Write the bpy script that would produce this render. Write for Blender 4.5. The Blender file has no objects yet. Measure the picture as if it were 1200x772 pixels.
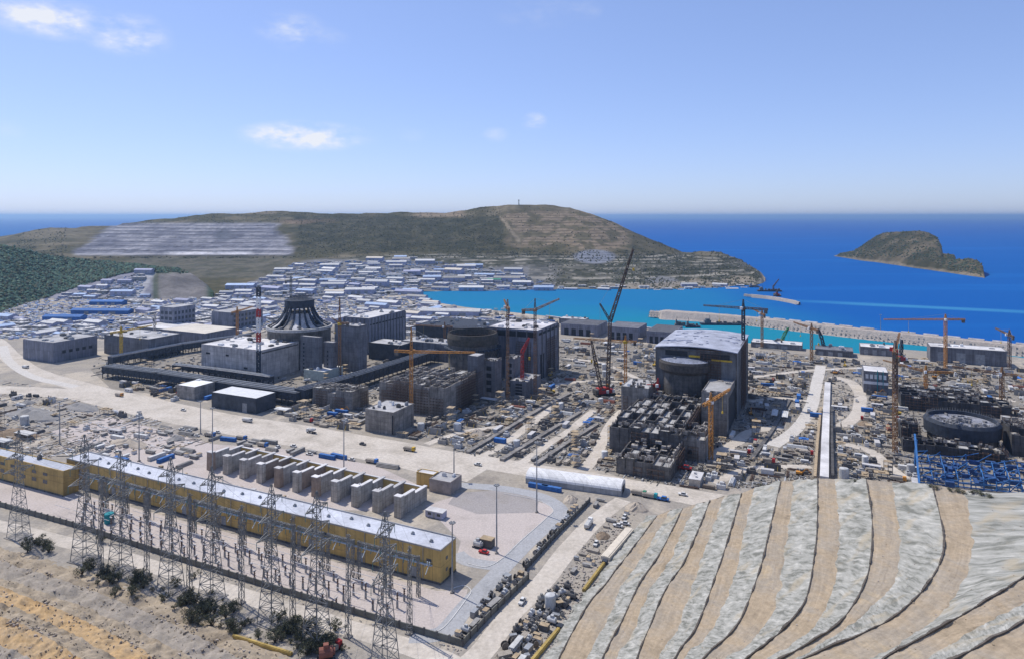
import bpy, bmesh, math, random
from mathutils import Vector, Matrix, noise
R=math.radians
rng=random.Random(7)
SC=bpy.context.scene
COL=SC.collection
F=800.0; H=160.0; HZ=253.0; SEA=-6.0
def P(x,y,z=0.0):
    Y=F*(H-z)/(y-HZ); return Vector(((x-600)*Y/F,Y,z))
TH=R(-24.5); UX=Vector((math.cos(TH),math.sin(TH),0)); VX=Vector((-math.sin(TH),math.cos(TH),0))
def lerp(a,b,t): return a+(b-a)*t
def interp(tab,x):
    if x<=tab[0][0]: return tab[0][1:]
    for a,b in zip(tab,tab[1:]):
        if x<=b[0]:
            t=(x-a[0])/(b[0]-a[0]); t=t*t*(3-2*t) if SMOOTH else t
            return tuple(lerp(p,q,t) for p,q in zip(a[1:],b[1:]))
    return tab[-1][1:]
SMOOTH=False
def fbm(x,y,z=0.0,o=4): return noise.fractal(Vector((x,y,z)),1.0,2.0,o)
# ---------------------------------------------------------------- materials
MATS={}
def mat(name,col,rough=0.8,var=0.25,scale=0.4,metal=0.0,bump=0.0,col2=None,rand=0.12,lines=None,dust=0.0,spec=0.3):
    if name in MATS: return MATS[name]
    m=bpy.data.materials.new(name); m.use_nodes=True; nt=m.node_tree; N=nt.nodes; L=nt.links
    b=N['Principled BSDF']; b.inputs['Roughness'].default_value=rough; b.inputs['Metallic'].default_value=metal
    b.inputs['Specular IOR Level'].default_value=spec
    tc=N.new('ShaderNodeTexCoord'); oi=N.new('ShaderNodeObjectInfo')
    add=N.new('ShaderNodeVectorMath'); add.operation='ADD'
    sc=N.new('ShaderNodeVectorMath'); sc.operation='SCALE'; sc.inputs[0].default_value=(37,91,53)
    L.new(oi.outputs['Random'],sc.inputs['Scale']); L.new(tc.outputs['Object'],add.inputs[0]); L.new(sc.outputs[0],add.inputs[1])
    n=N.new('ShaderNodeTexNoise'); n.inputs['Scale'].default_value=scale; n.inputs['Detail'].default_value=6; n.inputs['Roughness'].default_value=0.62
    L.new(add.outputs[0],n.inputs['Vector'])
    n2=N.new('ShaderNodeTexNoise'); n2.inputs['Scale'].default_value=scale*9; n2.inputs['Detail'].default_value=3
    L.new(add.outputs[0],n2.inputs['Vector'])
    mx=N.new('ShaderNodeMix'); mx.data_type='RGBA'
    c2=col2 if col2 else tuple(c*(1-var) for c in col)
    mx.inputs['A'].default_value=(*[min(1,c*(1+var*0.5)) for c in col],1); mx.inputs['B'].default_value=(*c2,1)
    mr=N.new('ShaderNodeMapRange'); mr.inputs['From Min'].default_value=0.34; mr.inputs['From Max'].default_value=0.66
    L.new(n.outputs['Fac'],mr.inputs['Value']); L.new(mr.outputs[0],mx.inputs['Factor'])
    hsv=N.new('ShaderNodeHueSaturation'); 
    v=N.new('ShaderNodeMath'); v.operation='MULTIPLY_ADD'; v.inputs[1].default_value=2*rand; v.inputs[2].default_value=1-rand
    L.new(oi.outputs['Random'],v.inputs[0])
    v2=N.new('ShaderNodeMath'); v2.operation='MULTIPLY_ADD'; v2.inputs[1].default_value=var; v2.inputs[2].default_value=-var*0.5
    L.new(n2.outputs['Fac'],v2.inputs[0]); v3=N.new('ShaderNodeMath'); v3.operation='ADD'; L.new(v.outputs[0],v3.inputs[0]); L.new(v2.outputs[0],v3.inputs[1])
    L.new(v3.outputs[0],hsv.inputs['Value']); L.new(mx.outputs['Result'],hsv.inputs['Color'])
    out=hsv.outputs[0]
    if lines:
        # cast-panel / cladding seams
        br=N.new('ShaderNodeTexBrick'); br.offset=lines[2] if len(lines)>2 else 0.0
        br.inputs['Scale'].default_value=1.0; br.inputs['Brick Width'].default_value=lines[0]; br.inputs['Row Height'].default_value=lines[1]
        br.inputs['Mortar Size'].default_value=lines[3] if len(lines)>3 else 0.12; br.inputs['Color1'].default_value=(1,1,1,1); br.inputs['Color2'].default_value=(0.86,0.86,0.86,1); br.inputs['Mortar'].default_value=(0.6,0.6,0.6,1)
        sx=N.new('ShaderNodeSeparateXYZ'); L.new(tc.outputs['Object'],sx.inputs[0])
        ad=N.new('ShaderNodeMath'); ad.operation='ADD'; L.new(sx.outputs[0],ad.inputs[0]); L.new(sx.outputs[1],ad.inputs[1])
        cb=N.new('ShaderNodeCombineXYZ'); L.new(ad.outputs[0],cb.inputs[0]); L.new(sx.outputs[2],cb.inputs[1]); L.new(cb.outputs[0],br.inputs['Vector'])
        m2=N.new('ShaderNodeMix'); m2.data_type='RGBA'; m2.blend_type='MULTIPLY'; m2.inputs['Factor'].default_value=1
        L.new(out,m2.inputs['A']); L.new(br.outputs['Color'],m2.inputs['B']); out=m2.outputs['Result']
        mpp=N.new('ShaderNodeMapping'); mpp.inputs['Scale'].default_value=(0.55,0.55,0.045); L.new(add.outputs[0],mpp.inputs[0])
        ns=N.new('ShaderNodeTexNoise'); ns.inputs['Scale'].default_value=1.0; ns.inputs['Detail'].default_value=5; ns.inputs['Roughness'].default_value=.6; L.new(mpp.outputs[0],ns.inputs['Vector'])
        ms=N.new('ShaderNodeMapRange'); ms.inputs['From Min'].default_value=.35; ms.inputs['From Max'].default_value=.62; ms.inputs['To Min'].default_value=.68; ms.inputs['To Max'].default_value=1.08; L.new(ns.outputs['Fac'],ms.inputs['Value'])
        m3=N.new('ShaderNodeMix'); m3.data_type='RGBA'; m3.blend_type='MULTIPLY'; m3.inputs['Factor'].default_value=1 if not name.startswith(('ochre','white','grey_canvas')) else 0.45
        L.new(out,m3.inputs['A']); L.new(ms.outputs[0],m3.inputs['B']); out=m3.outputs['Result']
    L.new(out,b.inputs['Base Color'])
    if bump:
        bp=N.new('ShaderNodeBump'); bp.inputs['Strength'].default_value=0.6; bp.inputs['Distance'].default_value=bump
        L.new(n2.outputs['Fac'],bp.inputs['Height']); L.new(bp.outputs[0],b.inputs['Normal'])
    MATS[name]=m; return m
def ground_mat(name,cols,scale=0.02,bump=0.3,fine=1.2,rough=0.95):
    """several soil colours mixed by world-space noise at three scales"""
    if name in MATS: return MATS[name]
    m=bpy.data.materials.new(name); m.use_nodes=True; nt=m.node_tree; N=nt.nodes; L=nt.links
    b=N['Principled BSDF']; b.inputs['Roughness'].default_value=rough; b.inputs['Specular IOR Level'].default_value=0.1
    g=N.new('ShaderNodeNewGeometry')
    n=N.new('ShaderNodeTexNoise'); n.inputs['Scale'].default_value=scale; n.inputs['Detail'].default_value=9; n.inputs['Roughness'].default_value=0.68; n.inputs['Distortion'].default_value=0.4
    L.new(g.outputs['Position'],n.inputs['Vector'])
    r=N.new('ShaderNodeValToRGB'); el=r.color_ramp.elements
    k=len(cols)
    for i,c in enumerate(cols):
        p=0.3+0.4*i/(k-1)
        e=el[i] if i<2 else el.new(p)
        e.position=p; e.color=(*c,1)
    L.new(n.outputs['Fac'],r.inputs[0])
    n2=N.new('ShaderNodeTexNoise'); n2.inputs['Scale'].default_value=fine; n2.inputs['Detail'].default_value=5; n2.inputs['Roughness'].default_value=0.7
    L.new(g.outputs['Position'],n2.inputs['Vector'])
    mr=N.new('ShaderNodeMapRange'); mr.inputs['From Min'].default_value=0.3; mr.inputs['From Max'].default_value=0.7; mr.inputs['To Min'].default_value=0.78; mr.inputs['To Max'].default_value=1.14
    L.new(n2.outputs['Fac'],mr.inputs['Value'])
    mm=N.new('ShaderNodeMix'); mm.data_type='RGBA'; mm.blend_type='MULTIPLY'; mm.inputs['Factor'].default_value=1
    L.new(r.outputs[0],mm.inputs['A']); L.new(mr.outputs[0],mm.inputs['B']); L.new(mm.outputs['Result'],b.inputs['Base Color'])
    bp=N.new('ShaderNodeBump'); bp.inputs['Strength'].default_value=0.7; bp.inputs['Distance'].default_value=bump
    L.new(n2.outputs['Fac'],bp.inputs['Height']); L.new(bp.outputs[0],b.inputs['Normal'])
    MATS[name]=m; return m
def attr_mat(name,scale=0.03,var=0.5,bump=2.0):
    """terrain: soil and plant cover colour stored per vertex, broken up by noise"""
    m=bpy.data.materials.new(name); m.use_nodes=True; nt=m.node_tree; N=nt.nodes; L=nt.links
    b=N['Principled BSDF']; b.inputs['Roughness'].default_value=0.95; b.inputs['Specular IOR Level'].default_value=0.08
    a=N.new('ShaderNodeAttribute'); a.attribute_name='cover'
    g=N.new('ShaderNodeNewGeometry')
    n=N.new('ShaderNodeTexNoise'); n.inputs['Scale'].default_value=scale; n.inputs['Detail'].default_value=8; n.inputs['Roughness'].default_value=0.7
    L.new(g.outputs['Position'],n.inputs['Vector'])
    mr=N.new('ShaderNodeMapRange'); mr.inputs['From Min'].default_value=0.3; mr.inputs['From Max'].default_value=0.7; mr.inputs['To Min'].default_value=1-var; mr.inputs['To Max'].default_value=1+var
    L.new(n.outputs['Fac'],mr.inputs['Value'])
    mm=N.new('ShaderNodeMix'); mm.data_type='RGBA'; mm.blend_type='MULTIPLY'; mm.inputs['Factor'].default_value=1
    L.new(a.outputs['Color'],mm.inputs['A']); L.new(mr.outputs[0],mm.inputs['B']); L.new(mm.outputs['Result'],b.inputs['Base Color'])
    bp=N.new('ShaderNodeBump'); bp.inputs['Strength'].default_value=0.8; bp.inputs['Distance'].default_value=bump
    L.new(n.outputs['Fac'],bp.inputs['Height']); L.new(bp.outputs[0],b.inputs['Normal'])
    MATS[name]=m; return m
# ---------------------------------------------------------------- mesh builder
class MB:
    def __init__(s): s.v=[]; s.f=[]; s.mi=[]; s.cur=0
    def _add(s,vs,fs):
        o=len(s.v); s.v+= [tuple(v) for v in vs]; s.f+=[tuple(i+o for i in f) for f in fs]; s.mi+=[s.cur]*len(fs)
    def box(s,c,d,rz=0.0,taper=1.0):
        """c = centre of the base, d = full sizes"""
        x,y,z=d[0]/2,d[1]/2,d[2]; cs,sn=math.cos(rz),math.sin(rz); vs=[]
        for zz,k in ((0,1.0),(z,taper)):
            for a,b in ((-x,-y),(x,-y),(x,y),(-x,y)):
                a*=k; b*=k; vs.append((c[0]+a*cs-b*sn,c[1]+a*sn+b*cs,c[2]+zz))
        s._add(vs,[(3,2,1,0),(4,5,6,7),(0,1,5,4),(1,2,6,5),(2,3,7,6),(3,0,4,7)]); return s
    def bar(s,a,b,w,w2=None):
        a=Vector(a);b=Vector(b);d=b-a
        if d.length<1e-6: return s
        d.normalize(); up=Vector((0,0,1)) if abs(d.z)<0.95 else Vector((1,0,0))
        p=d.cross(up).normalized(); q=d.cross(p).normalized(); w2=w if w2 is None else w2; vs=[]
        for o,k in ((a,w/2),(b,w2/2)):
            for i,j in ((-1,-1),(1,-1),(1,1),(-1,1)): vs.append(o+p*i*k+q*j*k)
        s._add(vs,[(3,2,1,0),(4,5,6,7),(0,1,5,4),(1,2,6,5),(2,3,7,6),(3,0,4,7)]); return s
    def tube(s,a,b,r,n=8,r2=None,cap=True):
        a=Vector(a);b=Vector(b);d=(b-a).normalized(); up=Vector((0,0,1)) if abs(d.z)<0.95 else Vector((1,0,0))
        p=d.cross(up).normalized(); q=d.cross(p).normalized(); r2=r if r2 is None else r2; vs=[]
        for o,k in ((a,r),(b,r2)):
            for i in range(n):
                t=2*math.pi*i/n; vs.append(o+p*math.cos(t)*k+q*math.sin(t)*k)
        fs=[(i,n+i,n+(i+1)%n,(i+1)%n) for i in range(n)]
        if cap: fs+=[tuple(range(n)),tuple(range(2*n-1,n-1,-1))]
        s._add(vs,fs); return s
    def lathe(s,c,prof,n=32,a0=0,a1=2*math.pi):
        full=abs(a1-a0-2*math.pi)<1e-6; m=n if full else n+1; vs=[]
        for r,z in prof:
            for i in range(m):
                t=a0+(a1-a0)*i/n; vs.append((c[0]+r*math.cos(t),c[1]+r*math.sin(t),c[2]+z))
        fs=[]
        for k in range(len(prof)-1):
            for i in range(n):
                j=(i+1)%m if full else i+1
                fs.append((k*m+i,k*m+j,(k+1)*m+j,(k+1)*m+i))
        s._add(vs,fs); return s
    def prism(s,pts,z0,z1):
        n=len(pts); vs=[(p[0],p[1],z0) for p in pts]+[(p[0],p[1],z1) for p in pts]
        s._add(vs,[tuple(range(n-1,-1,-1)),tuple(range(n,2*n))]+[(i,(i+1)%n,n+(i+1)%n,n+i) for i in range(n)]); return s
    def ball(s,c,r,sx=1,sy=1,sz=1,n=8,jit=0.0,rn=None):
        vs=[];fs=[];m=max(3,n//2)
        for k in range(m+1):
            ph=math.pi*k/m
            for i in range(n):
                t=2*math.pi*i/n; j=1+(rn.uniform(-jit,jit) if rn else 0)
                vs.append((c[0]+r*sx*math.sin(ph)*math.cos(t)*j,c[1]+r*sy*math.sin(ph)*math.sin(t)*j,c[2]+r*sz*math.cos(ph)*j))
        for k in range(m):
            for i in range(n): fs.append(((k+1)*n+i,(k+1)*n+(i+1)%n,k*n+(i+1)%n,k*n+i))
        s._add(vs,fs); return s
    def lattice(s,a,b,w0,w1,n,m,twist=None,brace=True):
        """four-legged lattice column from a to b, widths w0->w1, n bays, member width m"""
        a=Vector(a);b=Vector(b);d=(b-a).normalized(); up=Vector((0,0,1)) if abs(d.z)<0.8 else (twist or Vector((0,1,0)))
        p=d.cross(up).normalized(); q=d.cross(p).normalized(); rings=[]
        for i in range(n+1):
            t=i/n; o=a.lerp(b,t); w=lerp(w0,w1,t)/2
            rings.append([o+p*x*w+q*y*w for x,y in ((-1,-1),(1,-1),(1,1),(-1,1))])
        for j in range(4): s.bar(rings[0][j],rings[-1][j],m*1.25,m*1.1)
        for i in range(n):
            for j in range(4):
                k=(j+1)%4
                if (i+j)%2: s.bar(rings[i][j],rings[i+1][k],m)
                else: s.bar(rings[i][k],rings[i+1][j],m)
                if brace: s.bar(rings[i+1][j],rings[i+1][k],m)
        return s
    def mesh(s,name,mats,smooth=False):
        me=bpy.data.meshes.new(name); me.from_pydata(s.v,[],s.f)
        for m in (mats if isinstance(mats,(list,tuple)) else [mats]): me.materials.append(m)
        if any(s.mi): me.polygons.foreach_set('material_index',s.mi)
        if smooth: me.polygons.foreach_set('use_smooth',[True]*len(s.f))
        me.update(); return me
    def build(s,name,mats,parent=None,smooth=False):
        return link(name,s.mesh(name,mats,smooth),parent)
def link(name,me,parent=None):
    o=bpy.data.objects.new(name,me); COL.objects.link(o)
    if parent: o.parent=parent
    return o
def thing(name,label,cat,loc=(0,0,0),rz=0.0,group=None,me=None):
    o=bpy.data.objects.new(name,me); COL.objects.link(o); o.location=loc; o.rotation_euler=(0,0,rz)
    o['label']=label; o['category']=cat
    if group: o['group']=group
    return o
def tag(o,label,cat,group=None,kind=None):
    if label: o['label']=label
    if cat: o['category']=cat
    if group: o['group']=group
    if kind: o['kind']=kind
    return o
def struct(o,kind='structure',label=None,cat=None):
    o['kind']=kind
    if label: o['label']=label
    if cat: o['category']=cat
    return o
def copy_tree(o,parent=None):
    c=o.copy(); COL.objects.link(c)
    if parent: c.parent=parent; c.matrix_parent_inverse=o.matrix_parent_inverse.copy()
    for ch in list(o.children): copy_tree(ch,c)
    return c
# footprints: (x,y,halfx,halfy,rz,radius)
OCC=[]; CELL={}
def reserve(x,y,hx,hy,rz=0.0):
    r=math.hypot(hx,hy); OCC.append((x,y,hx,hy,rz,r)); i=len(OCC)-1
    for a in range(int((x-r)//20),int((x+r)//20)+1):
        for b in range(int((y-r)//20),int((y+r)//20)+1): CELL.setdefault((a,b),[]).append(i)
def free(x,y,r):
    for a in range(int((x-r)//20),int((x+r)//20)+1):
        for b in range(int((y-r)//20),int((y+r)//20)+1):
            for i in CELL.get((a,b),()):
                ox,oy,hx,hy,rz,orr=OCC[i]; dx,dy=x-ox,y-oy
                if dx*dx+dy*dy>(r+orr)**2: continue
                c,s=math.cos(-rz),math.sin(-rz); lx,ly=abs(dx*c-dy*s),abs(dx*s+dy*c)
                if lx<hx+r and ly<hy+r: return False
    return True
ROADS=[]
def on_road(x,y,pad=0):
    for pts,w in ROADS:
        for a,b in zip(pts,pts[1:]):
            ax,ay,bx,by=a.x,a.y,b.x,b.y; dx,dy=bx-ax,by-ay; l=dx*dx+dy*dy
            t=max(0,min(1,((x-ax)*dx+(y-ay)*dy)/l)) if l else 0
            if math.hypot(x-ax-t*dx,y-ay-t*dy)<w/2+pad: return True
    return False
def inpoly(x,y,poly):
    c=False; n=len(poly)
    for i in range(n):
        x1,y1=poly[i][:2]; x2,y2=poly[i-1][:2]
        if (y1>y)!=(y2>y) and x<(x2-x1)*(y-y1)/(y2-y1)+x1: c=not c
    return c
# ---------------------------------------------------------------- camera, light, sky
cam=bpy.data.cameras.new('camera'); co=bpy.data.objects.new('camera',cam); COL.objects.link(co)
co.location=(0,0,H); co.rotation_euler=(R(90),0,0); cam.lens=24; cam.sensor_width=36; cam.shift_y=-(386-HZ)/1200
cam.clip_start=1; cam.clip_end=400000; SC.camera=co
SUND=Vector((-0.75,0.62,0)).normalized(); SEL=R(56)
sd=Vector((SUND.x*math.cos(SEL),SUND.y*math.cos(SEL),math.sin(SEL)))
sl=bpy.data.lights.new('sun','SUN'); sl.energy=3.3; sl.angle=R(0.53); sl.color=(1.0,0.95,0.87)
so=bpy.data.objects.new('sun',sl); COL.objects.link(so); so.rotation_euler=sd.to_track_quat('Z','Y').to_euler(); so.location=(0,0,500)
SC.view_settings.view_transform='Standard'; SC.view_settings.look='None'; SC.view_settings.exposure=0.3; SC.view_settings.gamma=1
w=bpy.data.worlds.new('World'); SC.world=w; w.use_nodes=True; nt=w.node_tree; N=nt.nodes; L=nt.links
bg=N['Background']; bg.inputs['Strength'].default_value=0.15
sky=N.new('ShaderNodeTexSky'); sky.sky_type='NISHITA'; sky.sun_disc=False; sky.sun_elevation=SEL
sky.sun_rotation=math.atan2(sd.x,sd.y); sky.altitude=150; sky.air_density=0.85; sky.dust_density=0.5; sky.ozone_density=4.0
# clouds: small cumulus puffs in fixed compass directions of the sky
tc=N.new('ShaderNodeTexCoord')
cn=N.new('ShaderNodeTexNoise'); cn.inputs['Scale'].default_value=17; cn.inputs['Detail'].default_value=7; cn.inputs['Roughness'].default_value=0.62
mp=N.new('ShaderNodeMapping'); mp.inputs['Scale'].default_value=(1,1,2.2); L.new(tc.outputs['Generated'],mp.inputs[0]); L.new(mp.outputs[0],cn.inputs['Vector'])
nrm=N.new('ShaderNodeVectorMath'); nrm.operation='NORMALIZE'; L.new(tc.outputs['Generated'],nrm.inputs[0])
def M(op,a,b=None,c=None):
    n=N.new('ShaderNodeMath'); n.operation=op
    for i,v in enumerate((a,b,c)):
        if v is None: continue
        if isinstance(v,(int,float)): n.inputs[i].default_value=v
        else: L.new(v,n.inputs[i])
    return n.outputs[0]
acc=None
for x,y,sx,sy,st in ((60,22,50,17,1.0),(150,40,36,20,0.95),(343,36,34,18,0.75),(382,44,22,12,0.4),(360,160,62,15,1.25),(626,143,13,10,0.95),(581,158,14,8,0.6),(632,14,46,18,0.35),(682,12,20,12,0.45),(483,157,16,8,0.3),(8,155,14,12,0.3)):
    d=Vector(((x-600)/F,1,-(y-HZ)/F)); ln=d.length; d.normalize()
    tx=Vector((d.y,-d.x,0)).normalized(); ty=tx.cross(d).normalized()
    def dot(v):
        n=N.new('ShaderNodeVectorMath'); n.operation='DOT_PRODUCT'; L.new(nrm.outputs[0],n.inputs[0]); n.inputs[1].default_value=v; return n.outputs['Value']
    a=M('MULTIPLY',dot(tx),F*1.0/sx*1.0); b=M('MULTIPLY',dot(ty),F/sy)
    rr=M('ADD',M('MULTIPLY',a,a),M('MULTIPLY',b,b))
    g=M('MULTIPLY',M('SUBTRACT',1.0,M('MULTIPLY',rr,0.55)),st)
    g=M('MULTIPLY',M('MAXIMUM',g,0.0),M('GREATER_THAN',dot(d),0.0))
    acc=g if acc is None else M('MAXIMUM',acc,g)
nz=M('MULTIPLY',M('SUBTRACT',cn.outputs['Fac'],0.30),2.3)
cl=M('MINIMUM',M('MAXIMUM',M('MULTIPLY',nz,acc),0.0),0.8)
cl=M('MINIMUM',M('MULTIPLY',M('MULTIPLY',cl,cl),2.2),0.85)
mixc=N.new('ShaderNodeMix'); mixc.data_type='RGBA'; L.new(cl,mixc.inputs['Factor']); tint=N.new('ShaderNodeMix'); tint.data_type='RGBA'; tint.blend_type='MULTIPLY'; tint.inputs['Factor'].default_value=1; tint.inputs['B'].default_value=(1.10,1.19,1.58,1); gam=N.new('ShaderNodeGamma'); gam.inputs['Gamma'].default_value=0.65; L.new(sky.outputs[0],gam.inputs['Color']); L.new(gam.outputs[0],tint.inputs['A']); L.new(tint.outputs['Result'],mixc.inputs['A']); mixc.inputs['B'].default_value=(4.9,4.95,5.1,1)
L.new(mixc.outputs['Result'],bg.inputs['Color'])
SC.cycles.volume_bounces=0; SC.cycles.max_bounces=5; SC.cycles.diffuse_bounces=3; SC.cycles.transparent_max_bounces=8
# ---------------------------------------------------------------- sea
def sea_material():
    m=bpy.data.materials.new('sea_water'); m.use_nodes=True; nt=m.node_tree; N=nt.nodes; L=nt.links
    b=N['Principled BSDF']; b.inputs['Roughness'].default_value=0.22; b.inputs['IOR'].default_value=1.33; b.inputs['Specular IOR Level'].default_value=0.12
    g=N.new('ShaderNodeNewGeometry'); sx=N.new('ShaderNodeSeparateXYZ'); L.new(g.outputs['Position'],sx.inputs[0])
    def M(op,a,b=None,c=None):
        n=N.new('ShaderNodeMath'); n.operation=op
        for i,v in enumerate((a,b,c)):
            if v is None: continue
            if isinstance(v,(int,float)): n.inputs[i].default_value=v
            else: L.new(v,n.inputs[i])
        return n.outputs[0]
    def MR(v,a,b2):
        n=N.new('ShaderNodeMapRange'); n.interpolation_type='SMOOTHSTEP'; n.inputs['From Min'].default_value=a; n.inputs['From Max'].default_value=b2; L.new(v,n.inputs['Value']); return n.outputs[0]
    def mix(f,a,c):
        n=N.new('ShaderNodeMix'); n.data_type='RGBA'; L.new(f,n.inputs['Factor'])
        for s,v in (('A',a),('B',c)):
            if isinstance(v,tuple): n.inputs[s].default_value=(*v,1)
            else: L.new(v,n.inputs[s])
        return n.outputs['Result']
    X,Y=sx.outputs[0],sx.outputs[1]
    no=N.new('ShaderNodeTexNoise'); no.inputs['Scale'].default_value=0.0025; no.inputs['Detail'].default_value=5; L.new(g.outputs['Position'],no.inputs['Vector'])
    wob=M('MULTIPLY',M('SUBTRACT',no.outputs['Fac'],0.5),500)
    Yw=M('ADD',Y,wob)
    deep=mix(MR(Yw,2200,9000),(0.005,0.095,0.335),(0.012,0.085,0.31))
    # shallow harbour water, west of X=460 and inside the breakwater
    inb=M('MULTIPLY',M('SUBTRACT',1.0,MR(M('ADD',X,M('MULTIPLY',wob,0.4)),360,620)),M('SUBTRACT',1.0,MR(Yw,1480,1720)))
    c=mix(inb,deep,(0.010,0.155,0.33))
    # turquoise near the quay
    sd_=M('ADD',M('SUBTRACT',M('ADD',Y,M('MULTIPLY',X,0.88)),1392),M('MULTIPLY',wob,0.06))
    wd=M('ADD',1.0,M('MULTIPLY',M('MAXIMUM',M('SUBTRACT',330.0,X),0.0),0.025))
    q=M('SUBTRACT',1.0,MR(M('DIVIDE',M('SUBTRACT',sd_,-20.0),wd),-28,28))
    c=mix(M('MULTIPLY',q,M('ADD',.45,M('MULTIPLY',MR(X,0,330),.55))),c,(0.010,0.21,0.30))
    # sediment plume drifting from the harbour mouth
    ax,ay=553.,1345.; bx,by=1050.,1090.; dx,dy=bx-ax,by-ay; ll=math.hypot(dx,dy); ux,uy=dx/ll,dy/ll
    s=M('ADD',M('MULTIPLY',M('SUBTRACT',X,ax),ux),M('MULTIPLY',M('SUBTRACT',Y,ay),uy))
    t=M('ADD',M('ADD',M('MULTIPLY',M('SUBTRACT',X,ax),-uy),M('MULTIPLY',M('SUBTRACT',Y,ay),ux)),M('MULTIPLY',wob,0.14))
    pl=M('MULTIPLY',M('SUBTRACT',1.0,MR(M('ABSOLUTE',t),4,34)),M('MULTIPLY',MR(s,-90,160),M('SUBTRACT',1.0,MR(s,260,620))))
    c=mix(M('MULTIPLY',pl,0.5),c,(0.07,0.32,0.48))
    # wind streaks
    mpn=N.new('ShaderNodeMapping'); mpn.inputs['Scale'].default_value=(0.0011,0.006,1); mpn.inputs['Rotation'].default_value=(0,0,0.2); L.new(g.outputs['Position'],mpn.inputs[0])
    n3=N.new('ShaderNodeTexNoise'); n3.inputs['Scale'].default_value=1; n3.inputs['Detail'].default_value=6; L.new(mpn.outputs[0],n3.inputs['Vector'])
    c=mix(M('MULTIPLY',MR(n3.outputs['Fac'],0.5,0.75),0.35),c,(0.012,0.16,0.46))
    nt.nodes.remove(b); b=N.new('ShaderNodeBsdfDiffuse'); gl=N.new('ShaderNodeBsdfGlossy'); gl.inputs['Roughness'].default_value=0.35; mxs=N.new('ShaderNodeMixShader'); mxs.inputs[0].default_value=0.03
    L.new(b.outputs[0],mxs.inputs[1]); L.new(gl.outputs[0],mxs.inputs[2]); L.new(mxs.outputs[0],N['Material Output'].inputs['Surface'])
    L.new(c,b.inputs['Color'])
    w=N.new('ShaderNodeTexNoise'); w.inputs['Scale'].default_value=0.09; w.inputs['Detail'].default_value=5; w.inputs['Roughness'].default_value=0.7; L.new(g.outputs['Position'],w.inputs['Vector'])
    bp=N.new('ShaderNodeBump'); bp.inputs['Strength'].default_value=0.5; bp.inputs['Distance'].default_value=1.2; L.new(w.outputs['Fac'],bp.inputs['Height']); L.new(bp.outputs[0],gl.inputs['Normal'])
    return m
b=MB(); SL=90000
b._add([(-SL,300,SEA),(SL,300,SEA),(SL,SL,SEA),(-SL,SL,SEA)],[(0,1,2,3)])
struct(b.build('sea',sea_material()))
# ---------------------------------------------------------------- plant ground (one sheet cut by the shoreline, with a quay skirt)
shore=[(1500,452),(1330,432),(1215,421),(1146,412),(1138,417),(1122,419),(1098,412),(1018,406),(1010,414),(960,410),(880,402),(840,399),(826,391),(775,385),(700,378),(655,372),(600,366),(545,360),(508,354),(493,348),(488,343),(492,338)]
sp=[P(x,y) for x,y in shore]
poly=[Vector((2500,-700,0)),Vector((1900,600,0))]+sp+[Vector((-150,1560,0)),Vector((-400,1600,0)),Vector((-1400,1600,0)),Vector((-1500,-700,0))]
M_ground=ground_mat('site_soil',[(0.25,0.22,0.185),(0.38,0.335,0.27),(0.31,0.28,0.24),(0.50,0.435,0.345),(0.42,0.365,0.29)],scale=0.014,bump=0.35,fine=0.55)
bm=bmesh.new(); top=[bm.verts.new(p) for p in poly]; bm.faces.new(top); 
low=[bm.verts.new((p.x,p.y,-14)) for p in poly]
for i in range(len(poly)):
    j=(i+1)%len(poly); bm.faces.new((top[j],top[i],low[i],low[j]))
bmesh.ops.recalc_face_normals(bm,faces=bm.faces)
bmesh.ops.triangulate(bm,faces=bm.faces)
me=bpy.data.meshes.new('ground'); bm.to_mesh(me); bm.free(); me.materials.append(M_ground)
struct(link('ground',me))
# ---------------------------------------------------------------- roads and pads
M_haul=ground_mat('haul_road_dust',[(0.40,0.355,0.29),(0.55,0.49,0.41),(0.62,0.56,0.48)],scale=0.05,bump=0.15,fine=0.5)
M_pale=ground_mat('pale_dust',[(0.50,0.46,0.41),(0.60,0.56,0.50),(0.52,0.48,0.42)],scale=0.05,bump=0.1,fine=0.6)
M_asph=ground_mat('dusty_asphalt',[(0.30,0.30,0.30),(0.40,0.40,0.40),(0.36,0.355,0.35)],scale=0.06,bump=0.05,fine=0.8)
M_pink=ground_mat('pinkish_gravel',[(0.40,0.35,0.31),(0.52,0.455,0.41),(0.47,0.41,0.37)],scale=0.035,bump=0.1,fine=1.0)
M_greyp=ground_mat('grey_gravel',[(0.28,0.26,0.25),(0.36,0.33,0.31),(0.31,0.28,0.25)],scale=0.04,bump=0.1,fine=1.0)
def smoothline(pts,k=4):
    out=[]
    n=len(pts)
    for i in range(n-1):
        p0,p1,p2,p3=pts[max(0,i-1)],pts[i],pts[i+1],pts[min(n-1,i+2)]
        for j in range(k):
            t=j/k; out.append(0.5*((2*p1)+(p2-p0)*t+(2*p0-5*p1+4*p2-p3)*t*t+(3*p1-p0-3*p2+p3)*t**3))
    out.append(pts[-1]); return out
def ribbon(name,px,width,m,z,edge=0.12,res=True):
    pts=smoothline([P(x,y) for x,y in px],6); b=MB(); vs=[]
    n=len(pts)
    for i,p in enumerate(pts):
        t=(pts[min(n-1,i+1)]-pts[max(0,i-1)]).normalized(); nn=Vector((-t.y,t.x,0))
        w=width/2*(1+edge*fbm(p.x*0.03,p.y*0.03,1.7)); w2=width/2*(1+edge*fbm(p.x*0.03,p.y*0.03,8.3))
        vs.append((p.x+nn.x*w,p.y+nn.y*w,z)); vs.append((p.x-nn.x*w2,p.y-nn.y*w2,z))
    b._add(vs,[(2*i,2*i+1,2*i+3,2*i+2) for i in range(n-1)])
    if res: ROADS.append((pts,width))
    return struct(b.build(name,m))
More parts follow.
